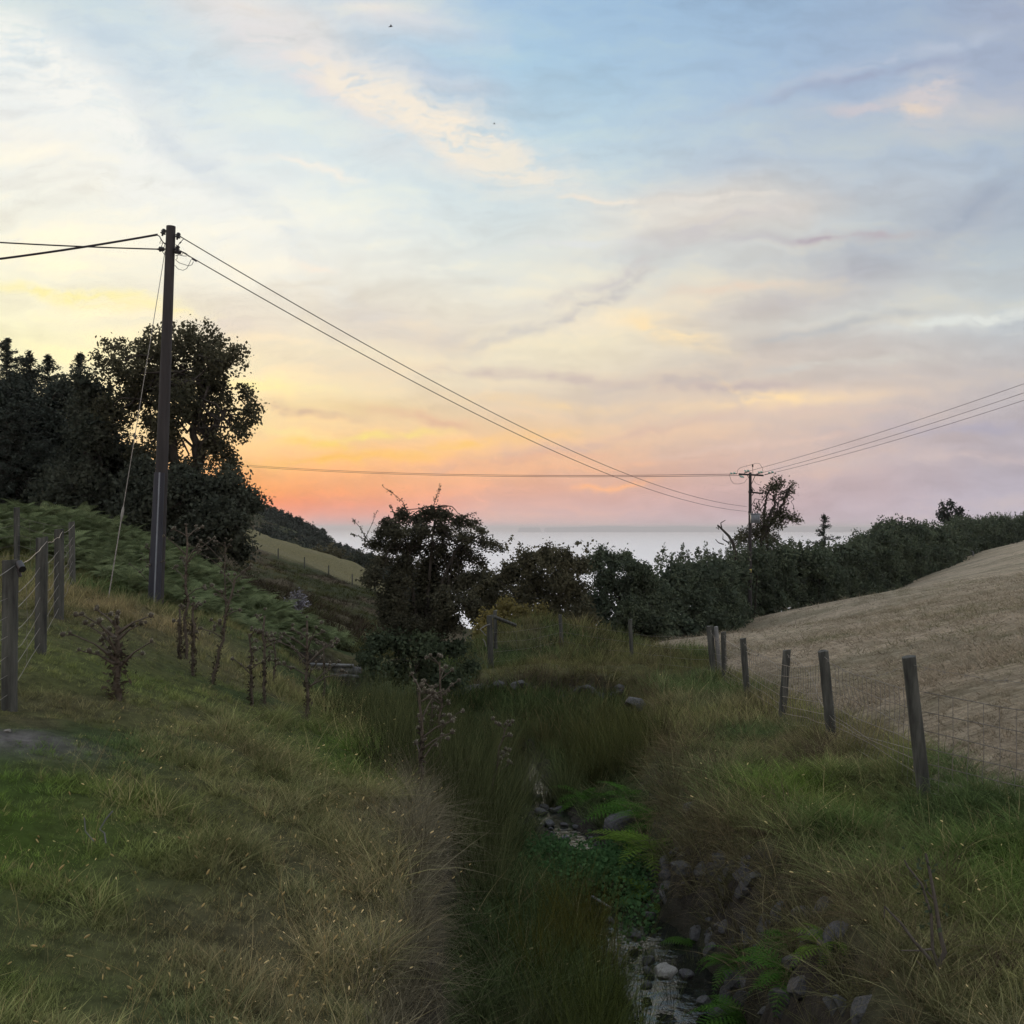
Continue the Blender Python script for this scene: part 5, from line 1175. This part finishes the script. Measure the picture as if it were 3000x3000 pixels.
# ------------------------------------------------------------------ sky
def lin(c): return tuple(((v/255)/12.92 if v/255 <= .04045 else ((v/255+.055)/1.055)**2.4) for v in c)
def world():
    w = bpy.data.worlds.new('World'); SC.world = w; w.use_nodes = True; nt = w.node_tree; nt.nodes.clear(); L = nt.links.new
    out = N(nt, 'ShaderNodeOutputWorld'); bg = N(nt, 'ShaderNodeBackground')
    tc = N(nt, 'ShaderNodeTexCoord'); sx = N(nt, 'ShaderNodeSeparateXYZ'); L(tc.outputs['Generated'], sx.inputs[0])
    def m(op, a, b=None, c=None, clamp=False):
        n = nt.nodes.new('ShaderNodeMath'); n.operation = op; n.use_clamp = clamp
        for i, v in enumerate((a, b, c)):
            if v is None: continue
            if isinstance(v, (int, float)): n.inputs[i].default_value = v
            else: L(v, n.inputs[i])
        return n.outputs[0]
    x, y, z = sx.outputs
    yc = m('MAXIMUM', y, .12)
    U = m('DIVIDE', x, yc); Vv = m('DIVIDE', z, yc)
    cmb = N(nt, 'ShaderNodeCombineXYZ'); L(U, cmb.inputs[0]); L(Vv, cmb.inputs[1]); cmb.inputs[2].default_value = 1
    # turbulence for the cloud fibres
    def noise(vec, scale, det=6, rough=.55, dist=0, sc=(1, 1, 1), rot=0., loc=(0, 0, 0)):
        mp = N(nt, 'ShaderNodeMapping'); mp.inputs['Scale'].default_value = sc; mp.inputs['Rotation'].default_value = (0, 0, rot); mp.inputs['Location'].default_value = loc
        L(vec, mp.inputs[0]); n = N(nt, 'ShaderNodeTexNoise'); n.inputs['Scale'].default_value = scale; n.inputs['Detail'].default_value = det; n.inputs['Roughness'].default_value = rough; n.inputs['Distortion'].default_value = dist
        n.noise_dimensions = '2D'; L(mp.outputs[0], n.inputs['Vector']); return n
    n0 = noise(cmb.outputs[0], 8, 4, .62)
    sb = N(nt, 'ShaderNodeVectorMath', operation='SUBTRACT'); L(n0.outputs['Color'], sb.inputs[0]); sb.inputs[1].default_value = (.5, .5, .5)
    scl = N(nt, 'ShaderNodeVectorMath', operation='MULTIPLY'); L(sb.outputs[0], scl.inputs[0]); scl.inputs[1].default_value = (.10, .036, 0)
    ad = N(nt, 'ShaderNodeVectorMath', operation='ADD'); L(cmb.outputs[0], ad.inputs[0]); L(scl.outputs[0], ad.inputs[1]); W = ad.outputs[0]
    cols = {
     0: [(0,(200,217,226)),(150,(222,232,235)),(300,(238,241,239)),(500,(243,243,234)),(700,(250,246,226)),(900,(254,248,215)),(1050,(255,248,205)),(1250,(255,238,190)),(1400,(255,205,140)),(1480,(255,172,115)),(1535,(225,178,165))],
     750: [(0,(195,214,226)),(250,(210,225,232)),(450,(226,235,236)),(650,(242,243,236)),(850,(247,240,222)),(1000,(249,233,200)),(1130,(254,235,190)),(1250,(255,221,164)),(1350,(255,198,134)),(1430,(255,168,100)),(1480,(255,148,108)),(1512,(236,168,152)),(1540,(212,178,178))],
     1500: [(0,(161,193,222)),(250,(176,207,226)),(450,(196,218,228)),(650,(216,227,228)),(800,(228,230,222)),(950,(238,229,210)),(1080,(242,230,202)),(1180,(230,210,186)),(1280,(243,205,162)),(1360,(244,190,148)),(1430,(236,178,150)),(1480,(224,178,166)),(1540,(212,182,180))],
     2250: [(0,(156,184,212)),(250,(168,191,216)),(450,(186,200,213)),(650,(202,208,210)),(850,(212,210,204)),(1000,(220,209,196)),(1150,(214,199,187)),(1280,(212,189,179)),(1380,(208,181,175)),(1470,(205,180,182)),(1540,(202,183,190))],
     3000: [(0,(160,173,196)),(250,(168,179,200)),(500,(173,189,206)),(700,(177,191,203)),(850,(190,200,206)),(950,(195,201,205)),(1080,(194,188,188)),(1250,(188,181,188)),(1400,(186,180,192)),(1540,(194,185,198))]}
    S = [(250,300,-37,620,130,(246,246,240),.7),(600,480,-42,400,34,(210,219,226),.45),(330,120,-38,420,60,(196,212,224),.5),(120,430,-12,240,26,(250,244,230),.6),(330,560,-14,260,26,(251,245,228),.6),
     (700,15,-12,240,48,(240,232,224),.9),(820,90,-22,220,60,(236,230,222),.8),(1000,230,-28,420,90,(226,228,228),.5),(1250,330,-26,330,80,(228,228,226),.5),(1160,25,-5,230,40,(238,230,224),.8),(900,190,-32,260,60,(226,224,228),.75),(1030,250,-30,230,38,(238,229,218),.75),(1200,330,-27,280,44,(246,236,220),1.0),(1380,400,-27,250,48,(246,235,218),1.0),(1490,460,-28,90,30,(238,232,218),.7),
     (1270,240,-18,230,48,(190,198,216),.65),(1130,420,-20,160,34,(226,230,230),.6),(900,505,-9,120,11,(244,240,230),.8),(1250,470,-15,250,30,(222,226,226),.5),
     (200,865,-3,220,14,(255,243,178),.8),(420,905,-4,180,12,(255,241,180),.6),(60,1000,-5,300,30,(255,246,190),.5),(800,1140,-3,130,13,(255,244,165),.55),(850,1262,-13,120,12,(254,232,160),.5),(980,1310,-8,130,10,(255,215,110),.6),
     (640,930,-12,180,34,(218,204,202),.65),(1150,960,-16,260,48,(206,196,194),.6),(1270,1010,-12,180,28,(208,196,190),.5),(920,775,-12,60,11,(252,240,222),.7),(960,860,-14,120,24,(250,238,214),.5),(1000,1080,-10,260,22,(226,206,188),.6),(1000,1190,-6,260,20,(250,222,160),.5),(930,1215,-8,180,12,(222,190,160),.6),
     (2740,300,35,90,60,(208,203,206),.8),(2695,328,-10,55,16,(224,210,198),.8),(2830,330,4,120,24,(206,202,206),.7),(2560,315,3,110,18,(200,198,206),.75),(2600,180,16,380,18,(182,193,211),.7),(2900,80,20,300,30,(172,178,198),.5),(2550,225,14,300,14,(160,170,194),.55),(2350,380,22,500,26,(168,184,208),.5),
     (1930,625,9,250,34,(244,231,212),1.0),(2210,640,6,190,34,(238,226,210),.95),(2080,600,6,300,60,(222,216,210),.5),(1740,590,-3,140,8,(236,229,217),.8),(2060,585,3,180,9,(228,222,214),.7),(1980,690,12,250,18,(204,200,202),.6),(1650,720,3,200,8,(226,228,226),.6),
     (2700,650,17,360,26,(166,169,183),.75),(2880,590,30,220,26,(162,172,188),.6),(2420,688,2,230,11,(184,174,182),.65),(2600,770,17,420,26,(174,175,187),.65),(1850,770,22,420,18,(206,201,200),.5),(1700,880,25,330,18,(198,194,194),.55),(2700,890,11,460,34,(212,214,210),.8),(2900,930,9,240,15,(224,227,222),.8),(2600,560,14,400,20,(196,202,210),.5),(2500,960,12,330,14,(186,188,190),.5),
     (1990,895,14,230,34,(248,232,202),.85),(1960,965,-18,150,34,(252,228,186),.85),(1750,1000,12,330,40,(244,232,208),.5),(2150,840,6,200,16,(230,212,194),.6),(2350,880,12,380,24,(192,183,184),.5),(1650,1020,4,280,34,(241,230,198),.6),(1640,1108,-4,380,16,(212,195,184),.7),(2250,1040,12,420,24,(194,184,182),.55),(2450,1080,7,330,12,(214,210,202),.6),(2050,1120,5,260,12,(196,184,180),.5),
     (2270,1187,3,220,13,(254,224,178),.95),(2440,1172,2,220,20,(243,217,190),.85),(2150,1160,-30,60,10,(246,220,180),.7),(2330,1225,2,260,11,(222,198,184),.6),(2100,1150,0,300,14,(196,180,178),.5),(2280,1300,7,240,8,(226,198,184),.6),
     (1400,1300,9,240,13,(255,206,130),.65),(1150,1285,6,170,10,(252,224,140),.7),(1300,1240,-10,200,14,(232,192,160),.6),(1000,1350,2,260,12,(255,200,110),.6),(1500,1350,6,260,13,(228,176,152),.5),(1780,1422,7,110,8,(250,188,145),.8),(1650,1375,4,240,8,(246,190,150),.5),(2700,1345,2,330,14,(207,190,188),.65),(2850,1250,3,260,14,(172,168,186),.4),(1750,1290,10,300,14,(216,184,170),.5),(1600,1180,-3,260,12,(244,214,170),.5)]
    # wide soft streaks go into the colour columns, crisp ones stay as their own nodes
    soft = [q for q in S if q[4] >= 20 and abs(q[2]-(10 if q[0] > 1500 else -8)) < 15]; S = [q for q in S if q not in soft]
    el = m('ARCSINE', z); kx = sorted(cols)
    def base_rgb(px, py):
        res = []
        for ch in range(3): res.append(np.array([np.interp(py, [t[0] for t in cols[k]], [lin(t[1])[ch] for t in cols[k]]) for k in kx]))
        return np.array([[np.interp(px, kx, res[ch][:, j]) for ch in range(3)] for j in range(len(py))])
    shear = .17
    Ua = m('ABSOLUTE', U); sh = m('MULTIPLY', m('SUBTRACT', Ua, 0.0), shear)
    wv = N(nt, 'ShaderNodeSeparateXYZ'); L(W, wv.inputs[0])
    half = N(nt, 'ShaderNodeMath', operation='MULTIPLY_ADD'); L(wv.outputs[1], half.inputs[0]); half.inputs[1].default_value = .5; L(m('MULTIPLY', Vv, .5), half.inputs[2])
    Vs = m('SUBTRACT', half.outputs[0], m('MULTIPLY', m('MULTIPLY', sh, half.outputs[0]), 2.6))
    Tn = m('DIVIDE', Vs, .60, clamp=True)
    rs_ = []; cpx = list(range(-100, 3101, 200))
    for px in cpx:
        st = []
        for j in range(32):
            vs = j/31*.60*(.35+.65*j/31) if j < 31 else .60
            u = (px-1500)/F; V0 = vs/(1-abs(u)*shear*2.6); py = HY-V0*F
            c = base_rgb(px, np.array([py]))[0]
            for (sx_, sy_, an, hl, hw, cc, op) in soft:
                ca, sa = math.cos(math.radians(an)), math.sin(math.radians(an)); dx, dy = px-sx_, sy_-py
                d1, d2 = (dx*ca+dy*sa)/hl, (-dx*sa+dy*ca)/(hw*1.3); f = min(1, op*1.0)*math.exp(-(d1*d1+d2*d2)); c = c*(1-f)+np.array(lin(cc))*f
            st.append((vs/.60, tuple(c)))
        rs_.append(ramp(nt, Tn, st).outputs[0])
    def elramp(st): return ramp(nt, m('DIVIDE', el, math.pi/2, clamp=True), st).outputs[0]
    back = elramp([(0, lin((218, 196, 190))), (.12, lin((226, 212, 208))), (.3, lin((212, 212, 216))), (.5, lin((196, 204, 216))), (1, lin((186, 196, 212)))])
    def mixn(a, b, f, mode='MIX'):
        n = nt.nodes.new('ShaderNodeMix'); n.data_type = 'RGBA'; n.blend_type = mode
        if isinstance(f, (int, float)): n.inputs[0].default_value = f
        else: L(f, n.inputs[0])
        L(a, n.inputs[6])
        if isinstance(b, tuple): n.inputs[7].default_value = (*b, 1)
        else: L(b, n.inputs[7])
        return n.outputs[2]
    cur = rs_[0]
    for k in range(1, len(rs_)):
        mr = N(nt, 'ShaderNodeMapRange', interpolation_type='SMOOTHSTEP' if k % 2 > 2 else 'LINEAR'); mr.inputs['From Min'].default_value = (cpx[k-1]-1500)/F; mr.inputs['From Max'].default_value = (cpx[k]-1500)/F
        L(wv.outputs[0], mr.inputs['Value']); cur = mixn(cur, rs_[k], mr.outputs[0])
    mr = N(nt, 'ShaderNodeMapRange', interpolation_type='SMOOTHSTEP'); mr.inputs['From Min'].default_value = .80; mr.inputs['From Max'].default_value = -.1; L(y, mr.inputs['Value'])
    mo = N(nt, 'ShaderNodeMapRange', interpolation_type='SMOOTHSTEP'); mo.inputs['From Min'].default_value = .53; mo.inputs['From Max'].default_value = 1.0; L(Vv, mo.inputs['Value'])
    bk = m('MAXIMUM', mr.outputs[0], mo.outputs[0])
    cur = mixn(cur, mixn(back, (1.45, 1.42, 1.38), 1., 'MULTIPLY'), bk)  # unseen sky behind and overhead, brightened to add light on the land
    front = m('SUBTRACT', 1, bk)
    # fibrous variation, slanting one way left and the other way right
    fl = noise(W, 3.2, 5, .62, 0, (1, 4.2, 1), math.radians(24)); fr_ = noise(W, 3.2, 5, .62, 0, (1, 4.6, 1), math.radians(-17), (3, 1, 0))
    mr2 = N(nt, 'ShaderNodeMapRange', interpolation_type='SMOOTHSTEP'); mr2.inputs['From Min'].default_value = -.25; mr2.inputs['From Max'].default_value = .25; L(U, mr2.inputs['Value'])
    fm = N(nt, 'ShaderNodeMix', data_type='FLOAT'); L(mr2.outputs[0], fm.inputs[0]); L(fl.outputs['Fac'], fm.inputs[2]); L(fr_.outputs['Fac'], fm.inputs[3]); fib = fm.outputs[0]
    fine = noise(W, 15, 4, .6, 0, (1, 3.4, 1), math.radians(-6)).outputs['Fac']
    fib2 = m('ADD', m('MULTIPLY', fib, .7), m('MULTIPLY', fine, .3))
    hi = N(nt, 'ShaderNodeMapRange'); hi.inputs['From Min'].default_value = .49; hi.inputs['From Max'].default_value = .64; L(fib2, hi.inputs['Value'])
    lo = N(nt, 'ShaderNodeMapRange'); lo.inputs['From Min'].default_value = .49; lo.inputs['From Max'].default_value = .34; L(fib2, lo.inputs['Value'])
    cur = mixn(cur, mixn(cur, (1.15, 1.09, .98), 1., 'MULTIPLY'), m('MULTIPLY', hi.outputs[0], .95))
    cur = mixn(cur, mixn(cur, (.88, .865, .865), 1., 'MULTIPLY'), m('MULTIPLY', m('MULTIPLY', lo.outputs[0], front), .95))
    # individual cloud streaks: px, py, angle, half length, half width, colour, opacity
    brk = m('ADD', m('MULTIPLY', fine, .6), m('MULTIPLY', noise(W, 24, 4, .65, 0, (1, 3, 1), math.radians(10)).outputs['Fac'], .7))
    bm_ = N(nt, 'ShaderNodeMapRange', interpolation_type='SMOOTHSTEP'); bm_.inputs['From Min'].default_value = .42; bm_.inputs['From Max'].default_value = .80; bm_.inputs['To Min'].default_value = .15; bm_.inputs['To Max'].default_value = 1.35
    L(brk, bm_.inputs['Value']); brkf = m('MULTIPLY', bm_.outputs[0], front)
    W0 = W
    for q, (px, py, an, hl, hw, c, op) in enumerate(S):
        if q % 5 == 0:   # keep the node evaluation sequential (shader stack limit)
            sv = N(nt, 'ShaderNodeVectorMath', operation='MULTIPLY_ADD'); L(cur, sv.inputs[0]); sv.inputs[1].default_value = (1e-6, 1e-6, 0); L(W0, sv.inputs[2]); W = sv.outputs[0]
        ca, sa = math.cos(math.radians(an)), math.sin(math.radians(an)); cx, cy = (px-1500)/F, (HY-py)/F; w1, w2 = hl*1.05/F, hw*1.2/F; op = min(1.0, op*1.25)
        def dotc(v3):
            q_ = N(nt, 'ShaderNodeVectorMath', operation='DOT_PRODUCT'); L(W, q_.inputs[0]); q_.inputs[1].default_value = v3; return q_.outputs['Value']
        d1 = dotc((ca/w1, sa/w1, -(ca*cx+sa*cy)/w1)); d2 = dotc((-sa/w2, ca/w2, (sa*cx-ca*cy)/w2)); dt = m('MULTIPLY_ADD', d1, d1, m('MULTIPLY', d2, d2))
        g = m('POWER', .36, dt); f = m('MULTIPLY', m('MULTIPLY', g, op), brkf)
        cur = mixn(cur, lin(c), f)
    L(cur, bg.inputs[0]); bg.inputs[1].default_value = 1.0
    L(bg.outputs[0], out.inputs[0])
    w.cycles.sampling_method = 'NONE'
SUN_EL = math.radians(3.); SUN_AZ = math.radians(-20)
world()
sl = bpy.data.lights.new('sun', 'SUN'); sl.energy = .5; sl.angle = math.radians(12); sl.color = (1, .78, .55)
so = bpy.data.objects.new('sun', sl); COL.objects.link(so)
d = Vector((math.sin(SUN_AZ)*math.cos(.14), math.cos(SUN_AZ)*math.cos(.14), math.sin(.14))); so.rotation_euler = d.to_track_quat('Z', 'Y').to_euler()
so.location = (0, 0, 30)

cd = bpy.data.cameras.new('camera'); co = bpy.data.objects.new('camera', cd); COL.objects.link(co); SC.camera = co
cd.sensor_width = 36; cd.lens = 36; cd.shift_y = (HY-1500)/F; cd.clip_end = 120000; cd.clip_start = .05
co.location = (0, 0, 0); co.rotation_euler = (math.pi/2, 0, 0)
SC.view_settings.view_transform = 'Standard'; SC.view_settings.look = 'None'; SC.view_settings.exposure = 0; SC.view_settings.gamma = 1
SC.cycles.volume_bounces = 0; SC.cycles.max_bounces = 4; SC.cycles.diffuse_bounces = 2; SC.cycles.glossy_bounces = 2; SC.cycles.transmission_bounces = 2
SC.cycles.use_adaptive_sampling = True; SC.cycles.adaptive_threshold = .02; SC.cycles.adaptive_min_samples = 12
